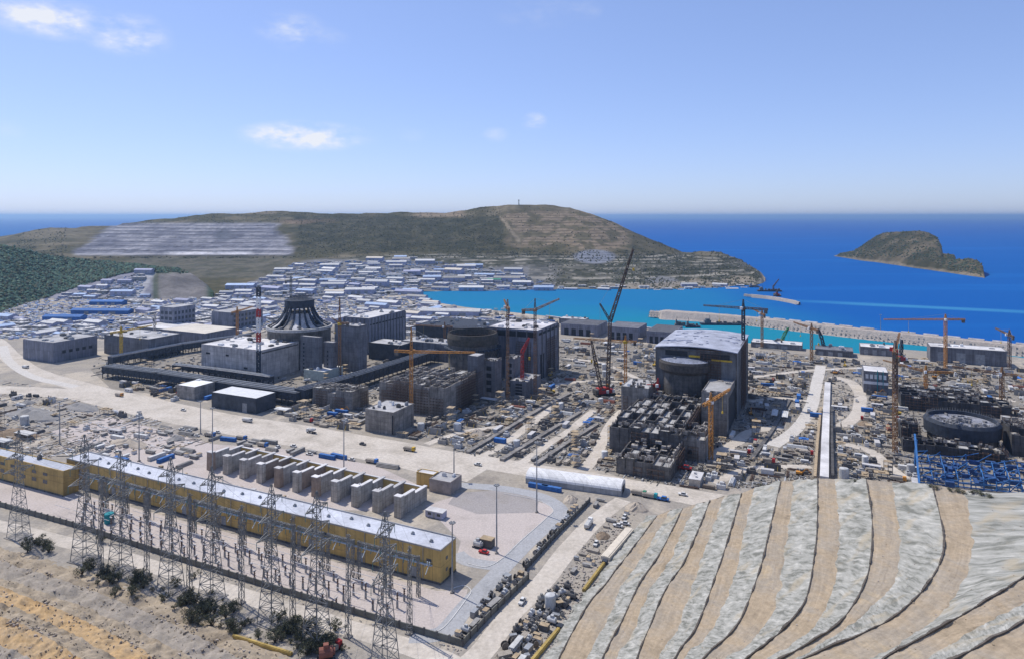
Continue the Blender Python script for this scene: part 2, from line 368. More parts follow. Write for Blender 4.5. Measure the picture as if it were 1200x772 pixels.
def pad(name,px,m,z,wob=0.0):
    pts=[P(x,y) for x,y in px]; bm=bmesh.new()
    f=bm.faces.new([bm.verts.new((p.x,p.y,z)) for p in pts]); bmesh.ops.recalc_face_normals(bm,faces=[f])
    if f.normal.z<0: f.normal_flip()
    bmesh.ops.triangulate(bm,faces=[f]); me=bpy.data.meshes.new(name); bm.to_mesh(me); bm.free(); me.materials.append(m)
    return struct(link(name,me))
ribbon('haul_road',[(-60,385),(-10,398),(12,418),(45,438),(105,455),(170,470),(260,489),(350,503),(430,517),(520,534),(640,553),(740,569),(850,588),(960,600)],21,M_haul,0.03)
ribbon('haul_road_shoulder',[(-20,455),(90,462),(180,482),(300,506),(400,523),(500,543),(560,556)],26,M_haul,0.015)
ribbon('loop_road',[(4,405),(10,422),(38,441),(90,453)],9,M_pale,0.045)
ribbon('access_track',[(756,450),(745,470),(722,488),(709,510),(700,530),(684,550)],8,M_haul,0.02)
ribbon('service_road',[(962,428),(957,450),(950,478),(932,503),(905,522)],10,M_pale,0.02)
ribbon('curved_track',[(975,441),(996,447),(1008,462),(1004,485),(985,500)],10,M_haul,0.02)
ribbon('cross_track',[(828,536),(860,520),(880,505),(915,500)],9,M_haul,0.026)
ribbon('yard_track',[(1060,560),(1040,546),(1020,528),(990,520)],8,M_haul,0.02)
ribbon('dirt_road',[(520,800),(563,765),(600,718),(632,685),(665,645),(700,607),(730,585)],10,M_haul,0.035)
ribbon('ring_track',[(-40,606),(60,630),(160,657),(300,702),(430,742),(520,772),(540,790)],9,M_haul,0.02)
pad('switchyard_pad',[(-40,548),(120,585),(330,640),(512,692),(548,690),(545,705),(528,742),(505,748),(250,668),(90,616),(-40,582)],M_pink,0.022)
pad('rear_pad',[(60,505),(130,488),(250,520),(330,525),(440,545),(495,570),(500,585),(470,600),(400,597),(250,565),(120,535)],M_pink,0.018)
pad('pink_pad',[(498,592),(545,577),(610,582),(648,592),(652,602),(610,640),(583,658),(560,662),(535,652),(540,634)],M_pink,0.024)
pad('grey_pad',[(535,577),(600,573),(632,585),(628,600),(560,602),(525,590)],M_greyp,0.032)
ribbon('paved_road',[(480,745),(518,741),(545,712),(568,688),(592,662),(622,632),(652,606),(655,594),(630,580),(580,571),(530,568)],8.5,M_asph,0.04,edge=0.02)
ribbon('paved_spur',[(600,664),(575,662),(548,657),(535,648)],8,M_asph,0.046,edge=0.02)
M_work=ground_mat('worked_ground',[(0.17,0.155,0.13),(0.31,0.275,0.225),(0.24,0.215,0.18),(0.42,0.365,0.285)],scale=0.04,bump=0.3,fine=0.6)
for ki,px_ in enumerate(([(470,512),(505,490),(560,465),(600,452),(655,400),(700,398),(770,404),(775,440),(745,480),(712,505),(690,548),(600,537),(520,522)],[(700,548),(716,505),(760,470),(880,470),(884,505),(845,540),(838,560),(790,568),(740,565)],[(880,416),(940,414),(1008,424),(1012,440),(965,452),(936,500),(890,506)],[(840,574),(882,512),(950,502),(1050,470),(1060,424),(1240,436),(1260,560),(1130,570),(1050,562),(950,561)],[(105,432),(150,415),(230,405),(300,392),(430,378),(560,385),(570,440),(480,440),(425,482),(380,494),(330,486),(250,470),(130,455)])):
    pad('worked_ground',px_,M_work,0.004+0.001*ki)
for ki,px_ in enumerate(([(556,541),(590,520),(625,494),(655,470)],[(606,546),(640,522),(672,500),(695,480)],[(880,442),(925,436),(960,433),(1012,431),(1050,436)],[(660,420),(705,425),(752,446)],[(640,452),(690,446),(752,448)],[(880,470),(912,466),(950,470)],[(1075,466),(1130,461),(1190,470)],[(838,566),(880,548),(950,546)],[(500,520),(540,506),(585,500)])):
    ribbon('site_track',px_,6.5,M_haul,0.0105+0.0004*ki,edge=.35)
def kerb(px):
    pts=smoothline([P(x,y) for x,y in px],5); b=MB()
    for p,q in zip(pts,pts[1:]): b.bar((p.x,p.y,0.1),(q.x,q.y,0.1),0.3)
    return struct(b.build('kerb',mat('kerb_concrete',(0.6,0.58,0.54),var=0.15)))
kerb([(548,660),(570,664),(590,653),(612,632),(640,607),(648,597),(630,586),(590,578)])
kerb([(528,690),(543,686),(552,692),(545,704),(520,735),(500,742)])
# ---------------------------------------------------------------- terraced cut slope
SM=math.hypot
def resamp(pl,n,yend=840):
    pl=[Vector((a,b)) for a,b in pl]
    if pl[-1].y<yend:
        d=pl[-1]-pl[-2]; d=d if d.y>1 else Vector((d.x,1)); pl.append(pl[-1]+d*((yend-pl[-1].y)/d.y)*0.8+Vector((0,(yend-pl[-1].y)*0.2)))
    pl=smoothline(pl,6)
    ac=[0]
    for a,b in zip(pl,pl[1:]): ac.append(ac[-1]+(b-a).length)
    out=[];k=0
    for i in range(n):
        s=ac[-1]*i/(n-1)
        while k<len(ac)-2 and ac[k+1]<s: k+=1
        t=(s-ac[k])/max(1e-6,ac[k+1]-ac[k]); out.append(pl[k].lerp(pl[k+1],t))
    return out
crest={'a':([(770,604),(745,637),(709,684),(692,704),(672,738),(655,772)],3),
'b':([(800,595),(774,647),(749,684),(729,727),(709,764)],9),
'c':([(832,586),(813,633),(800,661),(779,692),(764,727),(749,764)],16),
'e':([(869,578),(856,622),(841,668),(817,732),(795,764)],24),
'f':([(915,563),(902,620),(890,668),(864,732),(828,767)],32),
'g':([(958,560),(958,600),(955,646),(942,707),(903,750),(873,772)],41),
'h':([(1015,561),(1022,612),(1017,672),(989,724),(946,754),(910,775)],50),
'i':([(1092,567),(1106,629),(1097,668),(1058,715),(1006,745),(950,768)],59),
'j':([(1330,585),(1270,630),(1200,676),(1135,716),(1067,754),(1035,772)],70),
'k':([(1430,620),(1330,672),(1200,728),(1127,768),(1105,782)],76)}
toe={'a':([(758,604),(728,640),(694,684),(676,704),(655,738),(636,772)],0),
'b':([(785,597),(757,645),(731,684),(711,727),(690,764)],3),
'c':([(815,589),(794,633),(782,661),(762,692),(747,727),(728,764)],9),
'e':([(849,581),(833,622),(818,668),(796,732),(774,764)],16),
'f':([(885,570),(872,620),(862,668),(838,732),(805,767)],24),
'g':([(930,562),(925,610),(918,655),(910,707),(880,750),(850,772)],32),
'h':([(978,561),(983,620),(977,685),(961,724),(925,756),(893,776)],41),
'i':([(1045,564),(1054,633),(1047,683),(1008,722),(962,754),(925,775)],50),
'j':([(1131,574),(1140,633),(1131,676),(1105,717),(1052,756),(1010,780)],59),
'k':([(1420,606),(1320,655),(1200,705),(1110,756),(1080,780)],70)}
rows=[];NP=180
order=list('abcefghijk')
for k in order:
    rows.append((k,'toe',resamp(toe[k][0],NP),toe[k][1])); rows.append((k,'crest',resamp(crest[k][0],NP),crest[k][1]))
rows.append(('z','toe',resamp([(1520,650),(1400,712),(1260,772),(1200,800)],NP),76))
M_face=bpy.data.materials.new('sprayed_concrete_face'); M_face.use_nodes=True
def face_mat():
    nt=M_face.node_tree; N=nt.nodes; L=nt.links; b=N['Principled BSDF']; b.inputs['Roughness'].default_value=0.9; b.inputs['Specular IOR Level'].default_value=0.15
    at=N.new('ShaderNodeAttribute'); at.attribute_name='UVMap'
    at=N.new('ShaderNodeUVMap'); at.uv_map='UVMap'
    mp=N.new('ShaderNodeMapping'); mp.inputs['Scale'].default_value=(34,1.7,1); mp.inputs['Rotation'].default_value=(0,0,0.035); L.new(at.outputs[0],mp.inputs[0])
    g=N.new('ShaderNodeNewGeometry')
    n=N.new('ShaderNodeTexNoise'); n.inputs['Scale'].default_value=1.0; n.inputs['Detail'].default_value=7; n.inputs['Roughness'].default_value=0.7; n.inputs['Distortion'].default_value=0.6; L.new(mp.outputs[0],n.inputs['Vector'])
    n2=N.new('ShaderNodeTexNoise'); n2.inputs['Scale'].default_value=0.09; n2.inputs['Detail'].default_value=6; L.new(g.outputs['Position'],n2.inputs['Vector'])
    r=N.new('ShaderNodeValToRGB'); e=r.color_ramp.elements; e[0].position=0.32; e[0].color=(0.17,0.17,0.145,1); e[1].position=0.68; e[1].color=(0.48,0.465,0.415,1)
    q=e.new(0.45); q.color=(0.29,0.285,0.25,1); q=e.new(0.58); q.color=(0.38,0.37,0.33,1)
    mpb=N.new('ShaderNodeMapping'); mpb.inputs['Scale'].default_value=(120,2.4,1); mpb.inputs['Rotation'].default_value=(0,0,0.02); L.new(at.outputs[0],mpb.inputs[0])
    nb=N.new('ShaderNodeTexNoise'); nb.inputs['Scale'].default_value=1.0; nb.inputs['Detail'].default_value=5; nb.inputs['Roughness'].default_value=.6; L.new(mpb.outputs[0],nb.inputs['Vector'])
    sm=N.new('ShaderNodeMath'); sm.operation='MULTIPLY_ADD'; sm.inputs[1].default_value=.9; L.new(nb.outputs['Fac'],sm.inputs[0]); sb=N.new('ShaderNodeMath'); sb.operation='MULTIPLY_ADD'; sb.inputs[1].default_value=.9; sb.inputs[2].default_value=-.42; L.new(n.outputs['Fac'],sb.inputs[0]); L.new(sb.outputs[0],sm.inputs[2])
    L.new(sm.outputs[0],r.inputs[0])
    r2=N.new('ShaderNodeValToRGB'); e=r2.color_ramp.elements; e[0].position=0.55; e[0].color=(0,0,0,1); e[1].position=0.68; e[1].color=(1,1,1,1); L.new(n2.outputs['Fac'],r2.inputs[0])
    mx=N.new('ShaderNodeMix'); mx.data_type='RGBA'; ml=N.new('ShaderNodeMath'); ml.operation='MULTIPLY'; ml.inputs[1].default_value=0.55; L.new(r2.outputs[0],ml.inputs[0]); L.new(ml.outputs[0],mx.inputs['Factor']); L.new(r.outputs[0],mx.inputs['A']); mx.inputs['B'].default_value=(0.42,0.35,0.24,1)
    L.new(mx.outputs['Result'],b.inputs['Base Color'])
    bp=N.new('ShaderNodeBump'); bp.inputs['Strength'].default_value=0.8; bp.inputs['Distance'].default_value=0.45; L.new(sm.outputs[0],bp.inputs['Height']); L.new(bp.outputs[0],b.inputs['Normal'])
face_mat()
M_bench=ground_mat('bench_soil',[(0.30,0.24,0.165),(0.42,0.33,0.225),(0.37,0.315,0.245),(0.50,0.385,0.24)],scale=0.05,bump=0.25,fine=0.7)
def bench_tracks(m):
    nt=m.node_tree; N=nt.nodes; L=nt.links; b=N['Principled BSDF']; src=b.inputs['Base Color'].links[0].from_socket
    uvn=N.new('ShaderNodeUVMap'); uvn.uv_map='UVMap'; mp=N.new('ShaderNodeMapping'); mp.inputs['Scale'].default_value=(9,7,1); L.new(uvn.outputs[0],mp.inputs[0])
    n=N.new('ShaderNodeTexNoise'); n.inputs['Scale'].default_value=1.0; n.inputs['Detail'].default_value=6; n.inputs['Roughness'].default_value=.65; n.inputs['Distortion'].default_value=.5; L.new(mp.outputs[0],n.inputs['Vector'])
    mr=N.new('ShaderNodeMapRange'); mr.inputs['From Min'].default_value=.32; mr.inputs['From Max'].default_value=.68; mr.inputs['To Min'].default_value=.86; mr.inputs['To Max'].default_value=1.13; L.new(n.outputs['Fac'],mr.inputs['Value'])
    mx=N.new('ShaderNodeMix'); mx.data_type='RGBA'; mx.blend_type='MULTIPLY'; mx.inputs['Factor'].default_value=1; L.new(src,mx.inputs['A']); L.new(mr.outputs[0],mx.inputs['B']); L.new(mx.outputs['Result'],b.inputs['Base Color'])
bench_tracks(M_bench)
rowp=[]
for k,kind,pl,z in rows:
    out=[]
    for i,p in enumerate(pl):
        q=P(p.x,p.y,z); 
        j=fbm(q.x*0.09,q.y*0.09,z*0.3)
        zz=z+0.35*j
        if kind=='toe': q=q+Vector((1.0*fbm(q.x*0.12,q.y*0.12,3+z),1.0*fbm(q.x*0.12,q.y*0.12,9+z),0))
        out.append(Vector((q.x,q.y,zz)))
    rowp.append(out)
SUB=9
lastr=rowp[-1]
rowp.append([p+Vector((26,-17,9+1.5*fbm(p.x*.06,p.y*.06,4))) for p in lastr]); rowp.append([p+Vector((80,-52,12)) for p in lastr]); rowp.append([p+Vector((92,-60,22)) for p in lastr]); rowp.append([p+Vector((330,-190,45)) for p in lastr])
def loft(r0,r1,sub,rough,seed,jag=0.0):
    vs=[];uv=[];n=len(r0)
    for i in range(n):
        for s in range(sub+1):
            t=s/sub; p=r0[i].lerp(r1[i],t)
            if 0<s<sub:
                d=rough*(fbm(p.x*0.12,p.y*0.12,p.z*0.12+seed)+.4*fbm(p.x*0.5,p.y*0.5,p.z*0.5+seed)); p=p+Vector((0,0,d))
            vs.append(p); uv.append((i/n,t))
    fs=[(i*(sub+1)+s,(i+1)*(sub+1)+s,(i+1)*(sub+1)+s+1,i*(sub+1)+s+1) for i in range(n-1) for s in range(sub)]
    return vs,fs,uv
verts=[];faces=[];uvs=[];mi=[]
for r in range(len(rowp)-1):
    isface=(r%2==0)
    v,f,u=loft(rowp[r],rowp[r+1],SUB,0.85 if isface else 0.3,r*3.1)
    o=len(verts); verts+=v; faces+=[tuple(i+o for i in q) for q in f]; uvs+=[(a+r*0.37,b) for a,b in u]; mi+=[1 if isface else 0]*len(f)
# far flank falling to plant level behind the crest line
edge=[rp[0] for rp in rowp]; o=len(verts)
for e in edge:
    d=Vector((e.x,e.y,0)).normalized(); verts.append(e); verts.append(Vector((e.x,e.y,0))+d*max(1.0,e.z*0.9)+Vector((0,0,-1.5))); uvs+=[(0,0),(0,1)]
faces+=[(o+2*i,o+2*i+1,o+2*i+3,o+2*i+2) for i in range(len(edge)-1)]; mi+=[0]*(len(edge)-1)
me=bpy.data.meshes.new('terraced_slope'); me.from_pydata(verts,[],faces); me.materials.append(M_bench); me.materials.append(M_face)
me.polygons.foreach_set('material_index',mi)
ul=me.uv_layers.new(name='UVMap')
for lp in me.loops: ul.data[lp.index].uv=uvs[lp.vertex_index]
me.polygons.foreach_set('use_smooth',[True]*len(faces))
bm=bmesh.new(); bm.from_mesh(me); bmesh.ops.recalc_face_normals(bm,faces=bm.faces)
if sum(f.normal.z for f in bm.faces)<0: bmesh.ops.reverse_faces(bm,faces=bm.faces)
bm.to_mesh(me); bm.free()
struct(link('terraced_slope',me))
# dark drainage pipes along each bench lip
M_pipe=mat('dark_drain',(0.12,0.10,0.08),var=0.4,scale=0.3)
names_t=['lowest','second lowest','third lowest','fourth lowest','fifth lowest','fifth highest','fourth highest','third highest','second highest','highest']
for r in range(1,20,2):
    rp=rowp[r]; b=MB()
    for i in range(len(rp)-1):
        p,q=rp[i],rp[i+1]
        hgt=max(0.15,0.36+0.4*fbm(p.x*0.12,p.y*0.12,5.0))
        b.bar(p+Vector((0,0,hgt*0.5)),q+Vector((0,0,hgt*0.5)),hgt)
    o=b.build('berm',M_pipe); tag(o,'thin dark rock berm along the lip of the %s terrace of the cut slope'%names_t[r//2],'berm','berms along the terrace lips')
# ---------------------------------------------------------------- left foreground dirt slope
fl=[([(-60,622),(0,640),(110,672),(220,712),(330,765),(380,800)],0.0),
([(-60,640),(0,657),(90,685),(190,725),(290,775)],3.5),
([(-60,662),(0,676),(80,704),(170,742),(250,785)],5.0),
([(-60,672),(0,688),(70,714),(150,752),(215,792)],8.0),
([(-60,700),(0,706),(60,730),(130,768),(170,800)],9.0),
([(-60,716),(0,722),(50,744),(110,780)],12.5),
([(-60,752),(0,756),(40,775),(70,800)],14.0),
([(-60,790),(0,800),(30,820)],20.0),([(-90,900),(-30,900),(10,900)],26.0)]
rr=[]
for pl,z in fl:
    rs=resamp(pl,150,yend=pl[-1][1])
    rr.append([P(p.x,p.y,z) for p in rs])
verts=[];faces=[];mi=[]
for r in range(len(rr)-1):
    v,f,u=loft(rr[r],rr[r+1],12,1.7,r*2.3+50)
    o=len(verts); verts+=[(p[0],p[1],p[2]+0.9*fbm(p[0]*.16,p[1]*.16,3)+0.45*fbm(p[0]*.6,p[1]*.6,7)) for p in v]; faces+=[tuple(i+o for i in q) for q in f]
    mi+=[(0,1,0,2,0,2,1,0)[r]]*len(f)
M_dirt=ground_mat('foreground_dirt',[(0.20,0.16,0.115),(0.33,0.27,0.195),(0.42,0.345,0.25),(0.27,0.225,0.165)],scale=0.07,bump=0.9,fine=0.45)
M_ora=ground_mat('ochre_clay',[(0.29,0.22,0.15),(0.52,0.35,0.175),(0.46,0.33,0.19),(0.30,0.235,0.165)],scale=0.06,bump=0.7,fine=0.5)
me=bpy.data.meshes.new('dirt_slope'); me.from_pydata(verts,[],faces)
for m in (M_dirt,ground_mat('grey_dirt',[(0.21,0.185,0.155),(0.36,0.315,0.26),(0.29,0.255,0.205)],scale=0.07,bump=0.9,fine=0.45),M_ora): me.materials.append(m)
me.polygons.foreach_set('material_index',mi); me.polygons.foreach_set('use_smooth',[True]*len(faces))
bm=bmesh.new(); bm.from_mesh(me); bmesh.ops.recalc_face_normals(bm,faces=bm.faces)
if sum(f.normal.z for f in bm.faces)<0: bmesh.ops.reverse_faces(bm,faces=bm.faces)
bm.to_mesh(me); bm.free(); struct(link('dirt_slope',me))
DIRT=rr
# ---------------------------------------------------------------- hills
def heightfield(name,xs,prof,cover,terr=None,nrow=(24,40,10),namp=5.0,m=None,tone=1.0):
    """prof(x) -> control (Y,z) list front to back"""
    cols=[];yy=[]
    for x in xs:
        pr=prof(x); col=[]
        for k in range(len(pr)-1):
            n=nrow[min(k,len(nrow)-1)]
            for i in range(n+(1 if k==len(pr)-2 else 0)):
                t=i/n; Y=lerp(pr[k][0],pr[k+1][0],t); z=lerp(pr[k][1],pr[k+1][1],t)
                X=(x-600)/F*Y
                ram=min(1.0,(k+t)*1.6)
                z+=namp*ram*fbm(X*0.006,Y*0.006,2.0,6)
                if k==1 and t>0.6: z-=namp*max(0,fbm(X*0.006,Y*0.006,2.0,6))*(t-0.6)*2
                if terr: z=terr(x,HZ+F*(H-z)/Y,X,Y,z)
                col.append(Vector((X,Y,z)))
        cols.append(col)
    nr=len(cols[0]); vs=[p for c in cols for p in c]
    fs=[(i*nr+j,(i+1)*nr+j,(i+1)*nr+j+1,i*nr+j+1) for i in range(len(cols)-1) for j in range(nr-1)]
    me=bpy.data.meshes.new(name); me.from_pydata(vs,[],fs); me.materials.append(m)
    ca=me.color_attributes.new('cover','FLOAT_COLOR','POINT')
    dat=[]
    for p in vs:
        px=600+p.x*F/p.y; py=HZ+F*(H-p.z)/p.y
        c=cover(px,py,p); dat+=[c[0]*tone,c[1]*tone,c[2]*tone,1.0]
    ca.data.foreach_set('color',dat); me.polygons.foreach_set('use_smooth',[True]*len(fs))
    o=struct(link(name,me)); return o,cols
PSTEP=1.6
TAB=[(-260,349.5,1330,300,1900,286,2600),(0,349.5,1330,300,1900,277,2600),(30,349.5,1330,300,1900,272,2600),(60,349.5,1330,300,1900,268,2600),(150,349.5,1330,303,1900,262,2700),(205,349.5,1330,304,1900,255.5,2700),(245,349.5,1330,304,1900,250,2700),(330,349.5,1330,300,1950,249,2700),(430,349.5,1330,298,1950,250,2700),(478,347,1380,297,2000,250,2650),(490,341,1490,297,2000,250,2620),(520,342,1500,297,2000,248.5,2600),(545,342,1500,298,2000,246.5,2550),(575,342,1500,299,2000,243,2500),(595,343,1500,300,2000,240,2450),(640,343,1500,300,2000,241,2450),(668,344,1500,301,1980,243.5,2450),(690,344,1500,303,1950,250,2400),(720,344,1500,305,1930,262,2350),(750,344,1500,307,1900,275,2300),(780,344,1500,310,1880,288,2250),(800,344,1500,313,1850,296,2200),(822,344,1500,316,1820,296,2150),(845,344,1500,320,1800,296,2100),(870,344,1500,326,1750,305,2040),(884,343,1520,328,1700,314,1960),(892,341,1560,331,1680,321,1840),(897,338.6,1640,336,1670,333,1700)]
def pen(x):
    y0,Y0,y1,Y1,y2,Y2=interp(TAB,x)
    z=lambda y,Y: H-(y-HZ)*Y/F
    z2=z(y2,Y2)
    return [(Y0,z(y0,Y0)),(Y1,z(y1,Y1)),(Y2,z2),(Y2+max(90,z2*2.6),z2*0.3),(Y2+max(140,z2*3.8),-12)]
def step(z,s,k=0.75):
    q=math.floor(z/s); f=z/s-q; f=min(1,max(0,(f-k)/(1-k))); return (q+f)*s
def pterr(x,y,X,Y,z):
    if 70<x<350 and 262<y<303 and Y>1890:
        return lerp(z,step(z,12,0.55),min(1,(x-70)/30,(350-x)/30))
    if 560<x<900 and y>296 and Y<2100 and z>6:
        return lerp(z,step(z,7,0.6),0.8)
    return z
def band(v,a,b,s): return max(0,min(1,(v-a)/s,(b-v)/s))
def mixc3(a,b,t): return tuple(lerp(p,q,t) for p,q in zip(a,b))
def pcover(x,y,p):
    n=fbm(p.x*0.008,p.y*0.008,4.0,5); n2=fbm(p.x*0.02,p.y*0.02,7.0,4)
    c=(0.092,0.085,0.043)                                   # maquis
    c=mixc3(c,(0.215,0.18,0.115),max(0,min(1,(n*1.1+0.15+0.3*band(x,560,900,40)))))
    fo_=band(x,335+10*n,592+(y-250)*.3+14*n,12)*band(y,251+2*n,297+4*n,3); c=mixc3(c,(0.048,0.050,0.026) if n2<.15 else (0.085,0.08,0.045),fo_*.85)
    c=mixc3(c,(0.075,0.072,0.04),band(x,700,800,20)*band(y,252,300,4)*.6)
    # lower terraces
    lo=band(y,296+4*n,420,5)*band(x,390,1000,20)
    c=mixc3(c,(0.125,0.122,0.095) if n2>-0.02 else (0.06,0.064,0.042),lo*0.9)
    c=mixc3(c,(0.40,0.365,0.30),lo*.85*band(math.sin(p.z*1.1+n*1.5),0.55,2,0.3)*(1 if n2>-.1 else .2))
    # stripped brown summit
    s=band(x,588+18*n-(y-245)*-0.25,742,10)*band(y,245,294+6*n,6)
    c=mixc3(c,(0.31,0.24,0.165) if n2<0.08 else (0.15,0.13,0.075),s*0.85); c=mixc3(c,(0.12,0.10,0.058),s*.7*band(math.sin(p.z*.75+n),.45,2,.3))
    c=mixc3(c,(0.33,0.27,0.19),band(abs(x-(585+(y-252)*0.75)),-9,3+n2*2,2)*band(y,252,286,3)*0.8)
    s=band(x,483,548,8)*band(y,240,256,3); c=mixc3(c,(0.32,0.25,0.17),s*0.9)
    s=band(x,250,330,12)*band(y,240,252,2); c=mixc3(c,(0.27,0.22,0.15),s*0.8)
    s=band(x,320,400,20)*band(y,256,262+4*n,3); c=mixc3(c,(0.28,0.19,0.13),s*0.5)
    s=band(x,20,120,14)*band(y,262,282,4); c=mixc3(c,(0.22,0.185,0.12),s*0.6)
    # quarry
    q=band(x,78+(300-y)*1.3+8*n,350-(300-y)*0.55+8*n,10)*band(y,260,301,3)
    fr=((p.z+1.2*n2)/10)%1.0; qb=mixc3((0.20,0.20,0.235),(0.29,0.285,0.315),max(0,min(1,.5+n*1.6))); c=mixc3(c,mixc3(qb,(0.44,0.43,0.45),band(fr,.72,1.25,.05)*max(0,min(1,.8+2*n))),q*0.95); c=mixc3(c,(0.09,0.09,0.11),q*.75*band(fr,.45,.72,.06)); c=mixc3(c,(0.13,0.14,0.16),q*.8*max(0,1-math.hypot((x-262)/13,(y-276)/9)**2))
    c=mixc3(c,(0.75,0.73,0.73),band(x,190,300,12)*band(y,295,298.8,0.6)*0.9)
    s=band(x,150,345,14)*band(y,300,327,2); c=mixc3(c,(0.15,0.14,0.105) if n2>-.1 else (0.10,0.10,0.07),s*0.8)
    # yards
    s=band(x,246+(349-y)*2.4,660,10)*band(y,303+8*band(x,480,700,80)+4*n,420,4)*(1 if x<620 else 0.4); c=mixc3(c,(0.22,0.215,0.215),s)
    s=max(0,1-math.hypot((x-697)/27,(y-301)/9)**4); c=mixc3(c,(0.26,0.27,0.30),min(1,s*1.5))
    s=max(0,1-math.hypot((x-775)/22,(y-329)/6)**4); c=mixc3(c,(0.26,0.26,0.27),min(1,s)*0.8)
    s=band(y,341,420,1)*band(x,480,900,5); c=mixc3(c,(0.42,0.38,0.32),s*0.8)
    if p.z<0.5 and x>700: c=mixc3(c,(0.36,0.31,0.25),0.7)
    s=band(x,805,888,5)*band(p.z,-4,5+6*n,2); c=mixc3(c,(0.33,0.28,0.21),s*0.7)
    return c
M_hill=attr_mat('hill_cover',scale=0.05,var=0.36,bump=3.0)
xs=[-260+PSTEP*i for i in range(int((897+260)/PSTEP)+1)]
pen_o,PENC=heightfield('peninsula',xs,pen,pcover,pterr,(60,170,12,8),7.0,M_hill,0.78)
def pen_at(x,y):
    i=max(0,min(len(PENC)-1,int(round((x+260)/PSTEP)))); col=PENC[i]
    for a,b in zip(col,col[1:]):
        ya=HZ+F*(H-a.z)/a.y; yb=HZ+F*(H-b.z)/b.y
        if ya>=y>=yb:
            q=a.lerp(b,(ya-y)/max(1e-6,ya-yb)); return Vector(((x-600)*q.y/F,q.y,q.z))
    return None
FTAB=[(-260,372,1076,0,372,1080,0,262,1500),(0,368,1113,0,366,1135,0,286.5,1480),(30,360,1196,0,356,1240,3,293,1520),(60,353,1280,0,346,1340,3,300,1560),(100,350.5,1312,0,333,1400,16,305,1600),(140,350.5,1312,0,321,1420,36,308,1610),(172,350.5,1312,0,315,1440,48,311,1600),(205,350.5,1312,0,324,1400,34,314,1560),(225,350.5,1312,0,336,1380,16,321,1500),(250,350.5,1312,0,344,1330,6,341,1400)]
def fpro(x):
    a=interp(FTAB,x); z2=H-(a[6]-HZ)*a[7]/F
    z1=H-(a[3]-HZ)*a[4]/F
    return [(a[1],-1.0),(a[4],max(-0.8,z1)),(a[7],z2),(a[7]+260,z2*0.5-10)]
def fcover(x,y,p):
    n=fbm(p.x*0.01,p.y*0.01,14.0,5)
    c=mixc3((0.032,0.062,0.036),(0.07,0.085,0.04),max(0,min(1,0.4+n)))
    b=interp(FTAB,x); y1=b[3]
    s=max(0,min(1,(y-y1+1)/2)); c=mixc3(c,(0.24,0.235,0.265),s*band(x,-300,182,6))
    s2=band(x,182,246,6)*band(y,317+4*n,360,3); c=mixc3(c,mixc3((0.15,0.135,0.13),(0.22,0.20,0.19),max(0,min(1,.5+2*n))),s2*0.9)
    s3=band(x,172-(y-316)*1.0,186-(y-316)*0.6,3)*band(y,314,352,2); c=mixc3(c,(0.42,0.41,0.40),s3*0.8)
    return c
M_forest=attr_mat('forest_floor',scale=0.05,var=0.4,bump=2.0)
fo,FORC=heightfield('forest_hill',[-260+3*i for i in range(171)],fpro,fcover,None,(10,40,8),5.0,M_forest)
def for_at(x,y):
    i=max(0,min(170,int(round((x+260)/3.0)))); col=FORC[i]
    for a,b in zip(col,col[1:]):
        ya=HZ+F*(H-a.z)/a.y; yb=HZ+F*(H-b.z)/b.y
        if ya>=y>=yb:
            q=a.lerp(b,(ya-y)/max(1e-6,ya-yb)); return Vector(((x-600)*q.y/F,q.y,q.z))
    return None
# island
ITAB=[(976,300.6,300.4),(985,302,297.5),(1000,304.5,294),(1008,306,289),(1016,307,283),(1026,308,276.5),(1036,309.5,273.5),(1050,311.5,271.5),(1072,315,270.5),(1088,317,273),(1097,318.5,277),(1103,319.3,286),(1105,319.6,295.5),(1112,320.5,297.5),(1118,321.5,298),(1120,321.8,303.5),(1128,323,304),(1138,324.5,303),(1147,325.8,307),(1152,326.5,313),(1154.5,327,326.5)]
def ipro(x):
    yw,yr=interp(ITAB,x); Yw=F*(H-SEA+1.5)/(yw-HZ); d=max(15,(yw-yr)*7.5); Yr=Yw+d
    zr=H-(yr-HZ)*Yr/F
    zr=max(zr,SEA-1)
    return [(Yw,SEA-1.5),(Yw+d*0.12,lerp(SEA,zr,0.22)),(Yw+d*0.5,lerp(SEA,zr,0.62)),(Yr,zr),(Yr+d*0.8+20,SEA-3)]
def icover(x,y,p):
    n=fbm(p.x*0.012,p.y*0.012,24.0,6)
    c=mixc3((0.07,0.068,0.034),(0.20,0.165,0.105),max(0,min(1,0.35+n*1.3)))
    s=band(p.z,-9,3+5*n,4); return mixc3(c,(0.33,0.27,0.19),s*0.8)
heightfield('island',[976+1.0*i for i in range(179)],ipro,icover,None,(6,12,14,8),6.0,M_hill,0.66)
# scrub and forest canopy: no one could count these
def scatter_cover(name,mats,pts,lo,hi,seed):
    rn=random.Random(seed); b=MB()
    for p in pts:
        r=rn.uniform(lo,hi); n=5; a0=rn.random()*6.28; h=r*rn.uniform(0.9,1.5)
        ring=[(p.x+r*math.cos(a0+6.283*i/n)*rn.uniform(.65,1.2),p.y+r*math.sin(a0+6.283*i/n)*rn.uniform(.65,1.2),p.z+h*rn.uniform(0.15,0.55)) for i in range(n)]
        vs=ring+[(p.x+rn.uniform(-.3,.3)*r,p.y+rn.uniform(-.3,.3)*r,p.z+h)]+[(p.x+r*.5*math.cos(a0+6.283*i/n),p.y+r*.5*math.sin(a0+6.283*i/n),p.z-0.6) for i in range(n)]
        b.cur=rn.randrange(len(mats))
        b._add(vs,[(i,(i+1)%n,n) for i in range(n)]+[(n+1+i,n+1+(i+1)%n,(i+1)%n,i) for i in range(n)])
    o=b.build(name,mats); o['kind']='stuff'; return o
